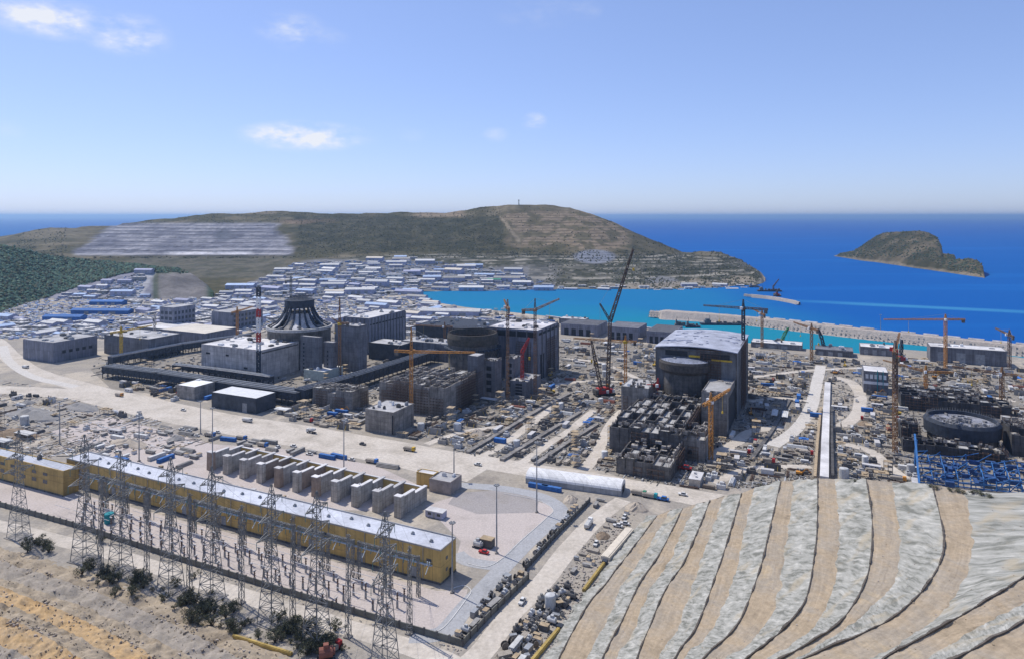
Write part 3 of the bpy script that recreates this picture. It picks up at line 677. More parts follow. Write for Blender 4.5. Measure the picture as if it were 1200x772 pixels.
M_l1=mat('leaf_dark',(0.05,0.085,0.048),var=0.4,scale=0.2); M_l2=mat('leaf_olive',(0.085,0.095,0.045),var=0.4,scale=0.2); M_l3=mat('leaf_grey',(0.10,0.098,0.058),var=0.4,scale=0.2)
pts=[]; rn=random.Random(3)
while len(pts)<5200:
    x=rn.uniform(-60,238); a=interp(FTAB,x); y=rn.uniform(a[6]-1,a[3]+1)
    if x>182 and y>318+rn.uniform(-3,3): continue
    q=for_at(x,y)
    if q: pts.append(q)
struct(scatter_cover('forest_canopy',[mat('leaf_pine',(0.085,0.165,0.105),var=.4,scale=.2),mat('leaf_pine_pale',(0.12,0.19,0.11),var=.4,scale=.2),M_l2],pts,1.8,4.2,5),'stuff','dark green wooded cover on the near hill at the left edge','forest')
pts=[]
while len(pts)<6500:
    x=rn.uniform(20,890); a=interp(TAB,x); y=rn.uniform(a[4]-1,min(a[0]-3,a[2]+36))
    if 78<x<350 and 262<y<301: continue
    if x<640 and y>303: continue
    q=pen_at(x,y)
    if not q: continue
    n=fbm(q.x*0.008,q.y*0.008,4.0,5)
    if n>0.12 and rn.random()<0.8 and not (345<x<590 and y<296): continue
    if 590<x<742 and y<294 and rn.random()<0.8: continue
    pts.append(q)
struct(scatter_cover('scrub_cover',[M_l2,M_l3,M_l3],pts,1.0,2.8,6),'stuff','olive scrub covering the long hill behind the site','scrub')
pts=[]
IC=[]
for i in range(1500):
    x=rn.uniform(982,1150); pr=ipro(x); t=rn.random(); k=rn.choice((1,2)); Y=lerp(pr[k][0],pr[k+1][0],t); z=lerp(pr[k][1],pr[k+1][1],t); X=(x-600)/F*Y
    ram=min(1.0,(k+t)*1.6); z+=6*ram*fbm(X*0.006,Y*0.006,2.0,6)-0.6
    if k==1 and t>0.6: z-=6*max(0,fbm(X*0.006,Y*0.006,2.0,6))*(t-0.6)*2
    pts.append(Vector((X,Y,z)))
struct(scatter_cover('island_scrub',[M_l2,M_l3,M_l1],pts,1.5,4.0,8),'stuff','olive scrub covering the small rocky island','scrub')
# ---------------------------------------------------------------- breakwaters
M_rub=ground_mat('rubble_stone',[(0.33,0.285,0.25),(0.46,0.40,0.345),(0.39,0.34,0.295)],scale=0.12,bump=1.5,fine=0.5)
def breakwater(name,px,width,hgt,seed):
    pts=smoothline([P(x,y,hgt) for x,y in px],8); n=len(pts); vs=[]; prof=[(-0.5,SEA-2),(-0.36,SEA+2.2),(-0.2,hgt*0.9),(-0.1,hgt),(0.1,hgt),(0.2,hgt*0.85),(0.36,SEA+2.2),(0.5,SEA-2)]
    res=[]
    for i in range(n-1):
        k=max(1,int((pts[i+1]-pts[i]).length/4)); res+=[pts[i].lerp(pts[i+1],j/k) for j in range(k)]
    res.append(pts[-1]); n=len(res)
    for i,p in enumerate(res):
        t=(res[min(n-1,i+2)]-res[max(0,i-2)]).normalized(); nn=Vector((-t.y,t.x,0)); e=(1.0+0.55*max(0,1-i/28)*min(1,i/5)) if 3<i<n-3 else 0.6; eh=1.0 if 3<i<n-3 else 0.6
        for s,z in prof:
            q=Vector((p.x,p.y,0))+nn*s*width*e; d=0.7*fbm(q.x*0.25,q.y*0.25,seed)
            vs.append((q.x,q.y,z*eh+d))
    m=len(prof); fs=[(i*m+j,(i+1)*m+j,(i+1)*m+j+1,i*m+j+1) for i in range(n-1) for j in range(m-1)]
    b=MB(); b._add(vs,fs); o=struct(b.build(name,M_rub)); return res
bw=breakwater('breakwater',[(762,363),(800,365),(860,369.5),(930,376.5),(1010,385),(1090,393),(1200,404),(1300,415),(1480,436)],44,5.2,1)
bw2=breakwater('breakwater_spit',[(872,344.5),(900,347),(925,351),(937,354)],8,0.0,2)
b=MB(); rn=random.Random(12)
for i in range(0,len(bw)-4,1):
    p=bw[i]; t=(bw[min(len(bw)-1,i+2)]-p).normalized(); nn=Vector((-t.y,t.x,0))
    for s in (0.22,0.3,0.38,-0.25,-0.35,-0.42):
        q=p+nn*s*42*rn.uniform(.9,1.1); z=lerp(4.0,SEA+1,max(0,(abs(s)-0.2)/0.26))
        b.box((q.x,q.y,z-1.0),(rn.uniform(.8,2.2),rn.uniform(.8,2.2),rn.uniform(1.1,1.9)),rn.random()*3,rn.uniform(.5,.8))
o=b.build('armour_rock',mat('armour_stone',(0.42,0.37,0.32),var=0.4,scale=0.2)); struct(o,'stuff','pale armour rock heaped along the long breakwater','rubble')
# cap blocks on the outer edge
cap=MB().box((0,0,0),(17,5,.8)).box((0,1.4,.8),(17,1.6,.7)).mesh('cap_block',mat('cap_concrete',(0.62,0.58,0.54),var=0.2,scale=0.2))
acc=0; k=0
for i in range(30,len(bw)-6):
    acc+=(bw[i]-bw[i-1]).length
    if acc>23:
        acc=0; t=(bw[i+2]-bw[i-2]).normalized(); nn=Vector((-t.y,t.x,0))
        if rn.random()<0.85:
            q=bw[i]+nn*5
            thing('concrete_block','long pale concrete crown block on the top of the rubble breakwater','concrete block',(q.x,q.y,5.1),math.atan2(t.y,t.x)+rn.uniform(-.03,.03),'crown blocks along the breakwater',cap)
# ---------------------------------------------------------------- plant buildings
M_con=mat('raw_concrete',(0.33,0.305,0.275),var=0.45,scale=0.12,lines=(6,3.0,0.0,0.10))
M_cond=mat('dark_concrete',(0.165,0.155,0.145),var=0.5,scale=0.12,lines=(6,3.0,0.0,0.10))
M_conp=mat('pale_concrete',(0.60,0.555,0.52),var=0.3,scale=0.12,lines=(8,4,0.0,0.10))
M_lav=mat('lavender_cladding',(0.27,0.275,0.32),var=0.25,scale=0.1,lines=(3,12,0.5,0.10))
M_gcl=mat('grey_cladding',(0.21,0.21,0.225),var=0.3,scale=0.1,lines=(4,5,0.0,0.12))
M_dcl=mat('dark_cladding',(0.060,0.068,0.082),var=0.4,scale=0.2)
M_nav=mat('navy_steel',(0.045,0.055,0.075),var=0.4,scale=0.3)
M_roofp=mat('pale_roof',(0.60,0.58,0.56),var=0.3,scale=0.06)
M_roofl=mat('lilac_roof',(0.36,0.375,0.43),var=0.35,scale=0.09)
M_roofg=mat('grey_roof',(0.40,0.39,0.38),var=0.4,scale=0.08)
M_white=mat('white_paint',(0.74,0.74,0.73),var=0.15,scale=0.3)
M_dark=mat('dark_opening',(0.03,0.032,0.036),var=0.3)
M_reb=mat('rebar_rust',(0.15,0.10,0.075),var=0.4,scale=0.5)
M_steel=mat('grey_steel',(0.30,0.31,0.32),var=0.3,scale=0.4,rough=0.6)
M_pyl=mat('galvanised_lattice',(0.21,0.21,0.20),var=0.3,scale=0.4,rough=0.6)
M_och=mat('ochre_wall',(0.57,0.385,0.135),var=0.2,scale=0.12,lines=(6,7.5,0.0,0.14))
M_glass=mat('window_glass',(0.05,0.06,0.075),rough=0.15,var=0.1,spec=0.5)
M_blue=mat('blue_paint',(0.03,0.16,0.52),var=0.25,scale=0.4)
M_red=mat('red_paint',(0.42,0.05,0.045),var=0.25,scale=0.4)
M_ora=mat('orange_crane_paint',(0.47,0.225,0.06),var=0.25,scale=0.4)
M_brn=mat('brown_crane_paint',(0.27,0.15,0.075),var=0.25,scale=0.4)
M_yel=mat('yellow_paint',(0.62,0.42,0.05),var=0.25,scale=0.4)
M_grn=mat('green_paint',(0.06,0.26,0.12),var=0.25,scale=0.4)
M_teal=mat('teal_paint',(0.03,0.30,0.34),var=0.25,scale=0.4)
M_wood=mat('pale_timber',(0.42,0.32,0.20),var=0.35,scale=0.6)
M_blk=mat('black_rubber',(0.025,0.025,0.026),var=0.2)
def solve(c,d,px):
    # c + s*d projects to column px
    k=(px-600)/F; return (k*c.y-c.x)/(d.x-k*d.y)
def lc(v,c):   # world -> building local
    d=v-c; return Vector((d.dot(UX),d.dot(VX),v.z))
def LVCAP(xc,c): return 200.0 if xc<880 else 26.0
class B:
    """box building from three pixel columns and its near corner's foot and top"""
    def __init__(s,name,label,cat,xl,xc,xr,yb,yt,wall,roof,z0=0.0,parapet=0.6,group=None,roofover=0.0,occ=True):
        c=P(xc,yb,z0); s.c=c
        s.lu=abs(solve(c,-UX,xl)); s.lv=min(abs(solve(c,VX,xr)),LVCAP(xc,c)); s.h=(H-(yt-HZ)*c.y/F)-z0
        cen=c-UX*s.lu/2+VX*s.lv/2; s.cen=cen
        s.o=thing(name,label,cat,(cen.x,cen.y,z0),TH,group)
        if wall is not None:
            s.wall=MB().box((0,0,0),(s.lu,s.lv,s.h)).build('wall',wall,s.o)
        if roof is not None:
            b=MB(); t=0.5; b.box((0,0,s.h+0.003),(s.lu+2*roofover-0.8,s.lv+2*roofover-0.8,0.25)); s.roof=b.build('roof',roof,s.o)
            if parapet:
                b=MB(); L_,W_=s.lu+2*roofover,s.lv+2*roofover
                b.box((0,-W_/2+0.2,s.h+0.005),(L_,0.4,parapet)).box((0,W_/2-0.2,s.h+0.005),(L_,0.4,parapet)).box((-L_/2+0.2,0,s.h+0.005),(0.4,W_-0.8,parapet)).box((L_/2-0.2,0,s.h+0.005),(0.4,W_-0.8,parapet)); b.build('parapet',wall,s.o)
        if occ: reserve(cen.x,cen.y,s.lu/2+1,s.lv/2+1,TH)
    def front(s,name,items,m,d=0.15):
        """items: (u0,u1,z0,z1) fractions on the wall facing the camera; each its own part"""
        for u0,u1,z0,z1 in items:
            b=MB(); b.box(((u0+u1)/2*s.lu-s.lu/2,-s.lv/2-d/2+0.02,z0*s.h),((u1-u0)*s.lu,d,(z1-z0)*s.h)); b.build(name,m,s.o)
        return s
    def side(s,name,items,m,d=0.15):
        for u0,u1,z0,z1 in items:
            b=MB(); b.box((s.lu/2+d/2-0.02,(u0+u1)/2*s.lv-s.lv/2,z0*s.h),(d,(u1-u0)*s.lv,(z1-z0)*s.h)); b.build(name,m,s.o)
        return s
    def clutter(s,n,seed,mats=None,smax=3.5,hm=2.5,name='roof_unit'):
        rn=random.Random(seed)
        for i in range(n):
            w_,d_,h_=rn.uniform(1.0,smax),rn.uniform(1.0,smax),rn.uniform(0.6,hm)
            x=rn.uniform(-.44,.44)*s.lu; y=rn.uniform(-.42,.42)*s.lv
            if abs(x)+w_/2>s.lu/2-.6 or abs(y)+d_/2>s.lv/2-.6: continue
            b=MB().box((x,y,s.h+0.258),(w_,d_,h_),0).box((x,y,s.h+0.258+h_),(w_*.7,d_*.5,h_*.25)); b.build(name,rn.choice(mats or [M_steel,M_roofp,M_white,M_cond]),getattr(s,'roof',None) or s.o)
        return s
    def pilaster(s,n,w=0.8,d=0.5,m=None,front=True,sidew=True):
        b=MB()
        if front:
            for i in range(n+1): b.box((-s.lu/2+s.lu*i/n,-s.lv/2-d/2+0.01,0),(w,d,s.h-0.2))
        if sidew:
            k=max(2,int(n*s.lv/s.lu))
            for i in range(1,k+1): b.box((s.lu/2+d/2-0.01,-s.lv/2+s.lv*i/k-0.3,0),(d,w,s.h-0.2))
        b.build('pilaster',m,s.o); return s
def STF(o): o['kind']='stuff'; return o
def bristle(b,x,y,z,lu,lv,n,rn,h=2.2):
    for i in range(n):
        px=x+rn.uniform(-lu/2,lu/2); py=y+rn.uniform(-lv/2,lv/2); b.bar((px,py,z),(px+rn.uniform(-.15,.15),py+rn.uniform(-.15,.15),z+h*rn.uniform(.5,1.2)),0.12)
def cells(bd,*a,**k):
    cells_(bd,*a,**k); ragged(bd,int(bd.c.x*7+bd.c.y),22,2.6); facade_scaffold(bd,int(bd.c.x*5),2); return bd
def cells_(bd,nx,ny,wall,seed,th=0.9,var=0.25,fill=0.35,reb=True):
    """concrete compartments standing open to the sky inside the footprint of bd"""
    rn=random.Random(seed); w=MB(); s=MB(); f=MB(); lu,lv,h=bd.lu,bd.lv,bd.h; rb=MB()
    hs=[[h*(1-var*rn.random()) for j in range(ny)] for i in range(nx)]
    dx,dy=(lu-th)/nx,(lv-th)/ny
    w.box((0,0,0),(lu-0.05,lv-0.05,h*0.35))
    for i in range(nx+1):
        for j in range(ny):
            hh=max(hs[min(i,nx-1)][j],hs[max(i-1,0)][j]); x=-lu/2+th/2+i*dx; y=-lv/2+th/2+(j+.5)*dy
            w.box((x,y,0),(th,dy+ (0.0 if 0<j<ny-1 else 0),hh)); 
            if reb and rn.random()<0.5: bristle(rb,x,y,hh,0.5,dy,int(dy/1.3),rn)
    for j in range(ny+1):
        for i in range(nx):
            hh=max(hs[i][min(j,ny-1)],hs[i][max(j-1,0)])*0.995; y=-lv/2+th/2+j*dy; x=-lu/2+th/2+(i+.5)*dx
            w.box((x,y,0),(dx-th,th,hh))
            if reb and rn.random()<0.5: bristle(rb,x,y,hh,dx,0.5,int(dx/1.3),rn)
    for i in range(nx):
        for j in range(ny):
            x=-lu/2+th/2+(i+.5)*dx; y=-lv/2+th/2+(j+.5)*dy; r=rn.random()
            if r<fill: s.box((x,y,hs[i][j]*rn.uniform(.86,.95)),(dx-th-0.02,dy-th-.02,0.5))
            elif r<fill+0.3:
                for k in range(rn.randint(2,6)): f.box((x+rn.uniform(-.3,.3)*dx,y+rn.uniform(-.3,.3)*dy,h*0.35),(rn.uniform(1,3),rn.uniform(1,3),rn.uniform(.5,h*.5)),rn.random())
    bd.wall=w.build('wall',wall,bd.o)
    if s.v: s.build('floor_slab',mat('slab_concrete',(0.40,0.39,0.37),var=0.35,scale=0.2),bd.o)
    if f.v: STF(f.build('formwork',mat('formwork_mix',(0.34,0.31,0.27),var=0.6,scale=0.5,rand=0.3),bd.o))
    if rb.v: STF(rb.build('rebar',M_reb,bd.o))
    return bd
def ragged(bd,seed,n=26,hmx=3.2):
    # shuttering panels and bar ends standing along the unfinished top edge
    rn=random.Random(seed); f=MB(); rb=MB(); lu,lv=bd.lu,bd.lv
    for i in range(n):
        e=rn.random(); s_=rn.uniform(1.0,4.5); hh=rn.uniform(.6,hmx)
        if e<.45: x,y,d=rn.uniform(-.46,.46)*lu,-lv/2+.4,(s_,.5,hh)
        elif e<.75: x,y,d=lu/2-.4,rn.uniform(-.46,.46)*lv,(.5,s_,hh)
        else: x,y,d=rn.uniform(-.4,.4)*lu,rn.uniform(-.4,.4)*lv,(s_,rn.uniform(.5,3),hh*.7)
        f.box((x,y,bd.h+.006),d)
        bristle(rb,x,y,bd.h,d[0]*1.3,d[1]*1.3,5,rn,hmx*.9)
    STF(f.build('shuttering',mat('formwork_mix',(0.34,0.31,0.27),var=0.6,scale=0.5,rand=0.3),bd.o)); STF(rb.build('rebar',M_reb,bd.o))
def facade_scaffold(bd,seed,k=3,side=True):
    rn=random.Random(seed)
    for i in range(k):
        w_=rn.uniform(.14,.3)*bd.lu; x=rn.uniform(-.5,.5)*(bd.lu-w_); hh=bd.h*rn.uniform(.5,1.05)
        scaffold(MB(),x,-bd.lv/2-1.2,0,w_,1.8,hh,2.6,.16).build('scaffold',M_reb,bd.o)
    if side:
        w_=rn.uniform(.3,.6)*bd.lv; scaffold(MB(),bd.lu/2+1.2,rn.uniform(-.2,.2)*bd.lv,0,1.8,w_,bd.h*rn.uniform(.6,1.05),2.6,.16).build('scaffold',M_reb,bd.o)
def scaffold(b,x,y,z,lx,ly,h,bay=2.5,m=0.12):
    nx=max(1,int(lx/bay)); ny=max(1,int(ly/bay)); nz=max(1,int(h/2.2))
    for i in range(nx+1):
        for j in range(ny+1):
            b.bar((x+lx*(i/nx-.5),y+ly*(j/ny-.5),z),(x+lx*(i/nx-.5),y+ly*(j/ny-.5),z+h),m)
    for k in range(1,nz+1):
        zz=z+h*k/nz
        for j in range(ny+1): b.bar((x-lx/2,y+ly*(j/ny-.5),zz),(x+lx/2,y+ly*(j/ny-.5),zz),m)
        for i in range(nx+1): b.bar((x+lx*(i/nx-.5),y-ly/2,zz),(x+lx*(i/nx-.5),y+ly/2,zz),m)
    return b
# --- first reactor (left): dome frame on a drum
def drum(name,label,px,Y,r,z1,mw,ribs=28):
    X=(px-600)/F*Y; o=thing(name,label,'reactor building',(X,Y,0)); reserve(X,Y,r+1,r+1)
    b=MB().lathe((0,0,0),[(r,0),(r,z1),(r-1.6,z1),(r-1.6,z1-4),(0.01,z1-4)],56); b.build('wall',mw,o)
    return o
Y1=742
u1=drum('reactor_building','grey cylindrical reactor hall crowned by an open cone of dark ribs',351,Y1,33,41,M_cond)
b=MB().lathe((0,0,0),[(33.3,38.6),(34.6,38.9),(34.6,41.6),(33.2,41.8)],56); b.build('ring_beam',mat('ring_concrete',(0.42,0.41,0.39),var=0.3),u1)
b=MB(); rn=random.Random(4)
for i in range(20):
    a=2*math.pi*i/20
    pr=[(31.5,41.2),(25,44.5),(20,49.5),(16.5,55.5),(14.2,62)]
    for (r0,z0),(r1,z1) in zip(pr,pr[1:]):
        b.bar((r0*math.cos(a),r0*math.sin(a),z0),(r1*math.cos(a),r1*math.sin(a),z1),1.7)
b.build('dome_rib',M_nav,u1)
for i in range(20):
    if i%5==3: continue
    a=2*math.pi*(i+.5)/20; da=0.105
    vs=[];pr=[(30.5,41.6),(24.2,45.0),(19.4,49.8),(16.0,55.6)]
    for r,z in pr:
        vs+=[(r*math.cos(a-da),r*math.sin(a-da),z),(r*math.cos(a+da),r*math.sin(a+da),z),((r-.5)*math.cos(a+da),(r-.5)*math.sin(a+da),z-.4),((r-.5)*math.cos(a-da),(r-.5)*math.sin(a-da),z-.4)]
    q=MB(); q._add(vs,[f for k in range(3) for f in [(4*k+j,4*k+(j+1)%4,4*k+4+(j+1)%4,4*k+4+j) for j in range(4)]]+[(0,3,2,1),(12,13,14,15)])
    q.build('dome_panel',rn.choice([M_conp,M_roofp,M_con]),u1)
b=MB().lathe((0,0,0),[(14.6,61),(15.6,61.5),(15.6,69),(14,69.5),(0.01,69.5)],20); scaffold(b,0,0,69.4,20,20,3.0,4,0.3); b.build('dome_crown',M_nav,u1)
b=MB()
for i in range(60):
    a=rn.uniform(0,6.283); r=rn.uniform(24,31); b.box((r*math.cos(a),r*math.sin(a),41.0),(rn.uniform(.8,2.5),rn.uniform(.8,2.5),rn.uniform(.6,3)),a)
STF(b.build('dome_equipment',mat('site_gear',(0.40,0.37,0.34),var=0.6,scale=0.6,rand=0.3),u1))
# auxiliary block in front
a1=B('auxiliary_building','pale concrete block with two broad blank walls below the ribbed dome','building',236,306,350,446.5,411,M_conp,M_roofp).clutter(26,2,smax=6,hm=2.6)
a1.front('louvre',[(.08,.15,.70,.76),(.42,.47,.70,.76),(.72,.78,.34,.40)],M_dark); a1.side('cornice',[(0.02,.98,.90,.94)],M_cond,0.3)
B('stair_tower','tall grey slab tower against the right side of the ribbed dome','tower',352,374,378,443,396,M_gcl,M_roofg).front('window',[(.15,.22,.1*k,.1*k+.05) for k in range(1,9)],M_dark)
B('stair_tower','narrow grey tower between the slab tower and the orange crane mast','tower',379,390,395,442,402,M_gcl,M_roofg).front('window',[(.4,.5,.12*k,.12*k+.05) for k in range(1,7)],M_dark)
t1=B('turbine_hall','turbine hall with a pale roof and shaded lavender flank behind the yellow crane cab','building',403,432,475,414,374,M_lav,M_roofp,parapet=1.0)
t1.pilaster(6,1.2,.8,M_gcl); t1.front('door',[(.55,.75,.0,.25)],M_dark); t1.side('window_band',[(.04,.96,.80,.84)],M_dark); t1.clutter(10,5,smax=5)
B('annex','dark low annex at the foot of the lavender turbine hall flank','building',432,470,486,424,405,M_dcl,M_roofg).clutter(6,3)
B('annex','dim grey block between the ribbed dome and the first turbine hall','building',392,420,430,436,383,M_gcl,M_roofg).clutter(7,9)
# left group
q=B('workshop','grey two-part workshop with a pale strip roof at the bend of the haul road','building',27,62,114,425,402,M_lav,M_roofg).clutter(12,7,smax=7); q.side('window',[(.2+.15*k,.28+.15*k,.4,.55) for k in range(5)],M_dark)
q=B('workshop','long grey workshop left of the dark pipe gallery, olive mast in front','building',122,174,212,420,398,M_gcl,M_roofg).clutter(9,8,smax=6); q.side('door',[(.3,.45,.0,.5)],M_dark)
q=B('warehouse','flat warehouse with a cream roof behind the dark pipe gallery','building',190,240,278,404,391,M_lav,mat('cream_roof',(0.66,0.60,0.50),var=0.15,scale=0.05),parapet=0.3)
q=B('office_block','twin-bay lavender office block standing left of the plant','building',187,203,229,385,361,M_lav,M_roofg); q.side('window',[(.06+.16*k,.15+.16*k,.12+.27*j,.27+.27*j) for k in range(6) for j in range(3)],M_glass); q.front('window',[(.1+.3*k,.3+.3*k,.12+.27*j,.27+.27*j) for k in range(3) for j in range(3)],M_glass)
q=B('office_block','lavender slab office with a dark recess, right of the twin-bay office','building',248,272,308,387,367,M_lav,M_roofg); q.side('window',[(.05+.12*k,.12+.12*k,.15+.28*j,.3+.28*j) for k in range(8) for j in range(3)],M_glass)
B('shed_row','low dark shed in front of the lavender offices','building',160,215,250,394,388,M_gcl,M_roofp,parapet=0)
# gallery
def gallery(label,px,h,w,m,roof,name='pipe_gallery',z0=5.0):
    pts=[P(x,y,0) for x,y in px]; o=thing(name,label,'pipe bridge',tuple(pts[0])); b=MB(); l=MB(); r=MB(); d=MB()
    for p,q in zip(pts,pts[1:]):
        p=p-pts[0]; q=q-pts[0]
        t=(q-p); L_=t.length; a=math.atan2(t.y,t.x); c=(p+q)/2
        b.box((c.x,c.y,z0),(L_+w*0.2,w,h-z0),a); r.box((c.x,c.y,h+.02),(L_+w*0.2,w*1.06,.5),a)
        n=Vector((-t.y,t.x,0)).normalized(); k=int(L_/7)
        l.bar(p+Vector((0,0,z0-.4)),q+Vector((0,0,z0-.4)),1.0); l.bar(p+n*w*.5+Vector((0,0,z0-.4)),p-n*w*.5+Vector((0,0,z0-.4)),.8)
        for i in range(k+1):
            s=p+t*(i/k)
            for e in (-.5,.5):
                f=s+n*e*(w+.1); l.bar((f.x,f.y,0),(f.x,f.y,h),.6)
            if i<k:
                g=p+t*((i+1)/k)
                for e in (-.5,.5):
                    f=s+n*e*(w+.3); f2=g+n*e*(w+.3); l.bar((f.x,f.y,z0),(f2.x,f2.y,h),.4)
        for e in (-.3,0,.3):
            f=p+n*e*w; g=q+n*e*w; d.tube((f.x,f.y,h+.9),(g.x,g.y,h+.9),.45,6)
        cc=pts[0]+c; reserve(cc.x,cc.y,L_/2,w/2+1,a)
    b.build('wall',m,o); r.build('roof',roof,o); l.build('trestle',M_nav,o); d.build('pipe',M_steel,o); return o
gallery('dark elevated pipe gallery with pale roof strip climbing to the right behind the cream-roofed warehouse',[(130,430),(212,414),(292,402)],11,9,M_dcl,M_gcl)
gallery('long dark navy pipe gallery running low in front of the pale concrete block',[(128,441),(190,449),(260,460),(352,474)],11,14,M_dcl,M_dcl)
gallery('dark navy pipe gallery rising to the right past the orange crane, towards the second reactor',[(352,474),(410,457),(470,437),(508,424)],13,12,M_dcl,M_nav)
gallery('short dark gallery tucked under the pale concrete block wall',[(205,437),(255,443),(318,452)],9,6,M_dcl,M_roofg)
B('store','grey low store with a white roof beside the haul road','building',207,228,257,469,454,M_con,M_white,parapet=.5).clutter(2,2)
q=B('store','black-walled low store with a broad white roof beside the haul road','building',248,300,323,485,467,M_dcl,M_white,parapet=.3); q.front('door',[(.7,.8,0,.6)],M_steel)
q=B('pump_house','pale green-grey pump house at the bend of the dark gallery','building',356,380,402,447,436,mat('greenish_wall',(0.38,0.42,0.38),var=0.2),M_roofp).clutter(4,6)
q=cells(B('frame_building','unfinished grey concrete frame with open bays by the gallery','building',366,412,432,481,458,None,None),5,3,M_con,4,fill=.6)
q=B('substation','windowless grey concrete cube pair with a dark slit beside the haul road','building',428,461,485,510,484,M_con,M_roofg).clutter(10,4,smax=3); q.front('slit',[(.955,.995,.05,.9)],M_dark,0.3)
# --- second reactor
u2=cells(B('auxiliary_building','unfinished grey concrete compartments below the second reactor drum, orange crane in front','building',444,522,566,489,452,None,None),9,5,M_con,11,var=.22,fill=.5)
B('buttress','tall grey concrete buttress tower right of the compartment block','tower',548,560,568,470,418,M_gcl,M_roofg)
Y2=662
o2=drum('reactor_building','grey reactor drum topped by a dark brown scaffold ring',554,Y2,23.5,39,M_cond)
b=MB().lathe((0,0,0),[(22.5,37.01),(24.6,37.6),(24.9,43.5),(23.9,47.5),(22.4,47.6),(22.4,41)],48); b.build('scaffold_ring',mat('brown_shuttering',(0.085,0.075,0.06),var=0.4,scale=0.4),o2)
b=MB(); 
for i in range(96):
    a=6.283*i/96; b.bar((23.6*math.cos(a),23.6*math.sin(a),47.4),(23.6*math.cos(a),23.6*math.sin(a),49.6+.8*rng.random()),.22)
STF(b.build('rebar',M_reb,o2))
b=MB()
for i in range(40):
    a=6.283*i/40; b.box((26.2*math.cos(a),26.2*math.sin(a),33),(3.4,2.6,1.2),a); b.bar((23.4*math.cos(a),23.4*math.sin(a),25),(27.5*math.cos(a),27.5*math.sin(a),33.3),.35)
b.build('working_platform',M_nav,o2)
t2=B('turbine_hall','turbine hall with a blotched white roof right of the brown-ringed drum','building',570,630,654,446,388,M_lav,mat('blotched_roof',(0.66,0.63,0.62),var=0.45,scale=0.05),parapet=0.8)
t2.front('opening',[(.03,.97,.86,.97)],M_dark,.5); t2.side('window_band',[(.05,.95,.9,.95)],M_dark); t2.side('opening',[(.12,.3,.0,.5),(.45,.6,0,.3)],M_dark); t2.pilaster(5,1.2,1.0,M_gcl); t2.clutter(14,13,smax=6)
for lab,a in (('grey concrete stair tower between the second drum and its turbine hall, left of the pair',(566,580,588,466,424)),('grey concrete stair tower nearest the second turbine hall flank',(592,603,612,459,421)),('low dark concrete vault right of the stair towers',(598,618,634,466,448))):
    q=B('stair_tower',lab,'tower',*a,M_gcl,M_roofg); q.front('opening',[(.3,.7,.15+.2*k,.27+.2*k) for k in range(4)],M_dark); ragged(q,int(q.c.x)+40,14,2.5)
B('conveyor_house','dim blue-grey service building left of the second drum','building',470,525,540,424,404,M_gcl,M_roofg).clutter(16,21,smax=7,hm=3)
B('service_building','dark flat service building in front of the far bay sheds','building',487,560,590,401,387,M_dcl,M_nav).clutter(14,22,smax=7,hm=3)
# --- third reactor
t3=B('turbine_hall','turbine hall with an arched lilac metal roof','building',769,863,876,491,413,mat('mid_grey_cladding',(0.20,0.205,0.215),var=0.3,scale=0.08,lines=(9,14,0.0,0.08)),None)
b=MB(); n=14; vs=[]
for i in range(n+1):
    t=i/n; x=-t3.lu/2-1+(t3.lu+2)*t; z=t3.h+0.2+3.6*math.sin(math.pi*(0.12+0.76*t))-2
    vs+=[(x,-t3.lv/2-1.2,z),(x,t3.lv/2+1.2,z),(x,-t3.lv/2-1.2,z+.7),(x,t3.lv/2+1.2,z+.7)]
fs=[]
for i in range(n):
    o=4*i; fs+=[(o+2,o+6,o+7,o+3),(o,o+1,o+5,o+4),(o,o+4,o+6,o+2),(o+1,o+3,o+7,o+5)]
fs+=[(0,2,3,1),(4*n,4*n+1,4*n+3,4*n+2)]
b._add(vs,fs); b.build('roof',M_roofl,t3.o)
b=MB()
for i in range(34): 
    x=rng.uniform(-.45,.45); t=x+.5; b.box((x*t3.lu,rng.uniform(-.4,.4)*t3.lv,t3.h+0.85+3.6*math.sin(math.pi*(0.12+0.76*t))-2),(rng.uniform(1,5),rng.uniform(1,3),.5),0)
STF(b.build('roof_sheet',mat('loose_roof_sheet',(0.34,0.36,0.44),var=0.4,scale=.4),t3.o))
t3.front('opening',[(.12,.40,.885,.96),(.56,.92,.86,.95)],M_dark,.6); t3.front('beam',[(.45,.98,.405,.42),(.02,.98,.965,.985)],M_cond,.9); t3.front('girder',[(.42,.56,.88,.91),(.70,.95,.85,.875)],M_yel,.8)
t3.pilaster(4,1.0,.5,M_cond)
Y3=560
o3=drum('reactor_building','grey reactor drum wearing a wide dark saucer-shaped cap, in front of the arched hall',804,Y3,18.5,35,M_cond)
b=MB().lathe((0,0,0),[(19,33.5),(21.8,36),(22,41.5),(21,43.2),(19,43.6)],48); b.build('cap_ring',mat('brown_shuttering_dark',(0.07,0.062,0.055),var=0.4,scale=0.4),o3)
b=MB().lathe((0,0,0),[(20.8,43.3),(15,44.6),(8,45.3),(0.01,45.5)],48); b.build('cap_deck',mat('blue_grey_deck',(0.22,0.24,0.30),var=0.4,scale=0.15),o3)
b=MB(); rn=random.Random(9)
for i in range(40):
    a=6.283*i/40; b.bar((21.4*math.cos(a),21.4*math.sin(a),43),(21.4*math.cos(a),21.4*math.sin(a),45.2),.2)
for i in range(14):
    a=rn.random()*6.28; r=rn.uniform(3,16); b.box((r*math.cos(a),r*math.sin(a),43.9),(rn.uniform(1,3),rn.uniform(1,3),1.6),a)
STF(b.build('deck_gear',M_steel,o3))
q=B('block','plain grey concrete box left of the saucer-capped drum','building',728,760,770,492,456,M_con,M_roofg).clutter(8,31); ragged(q,31,16,2.6); facade_scaffold(q,31,1)
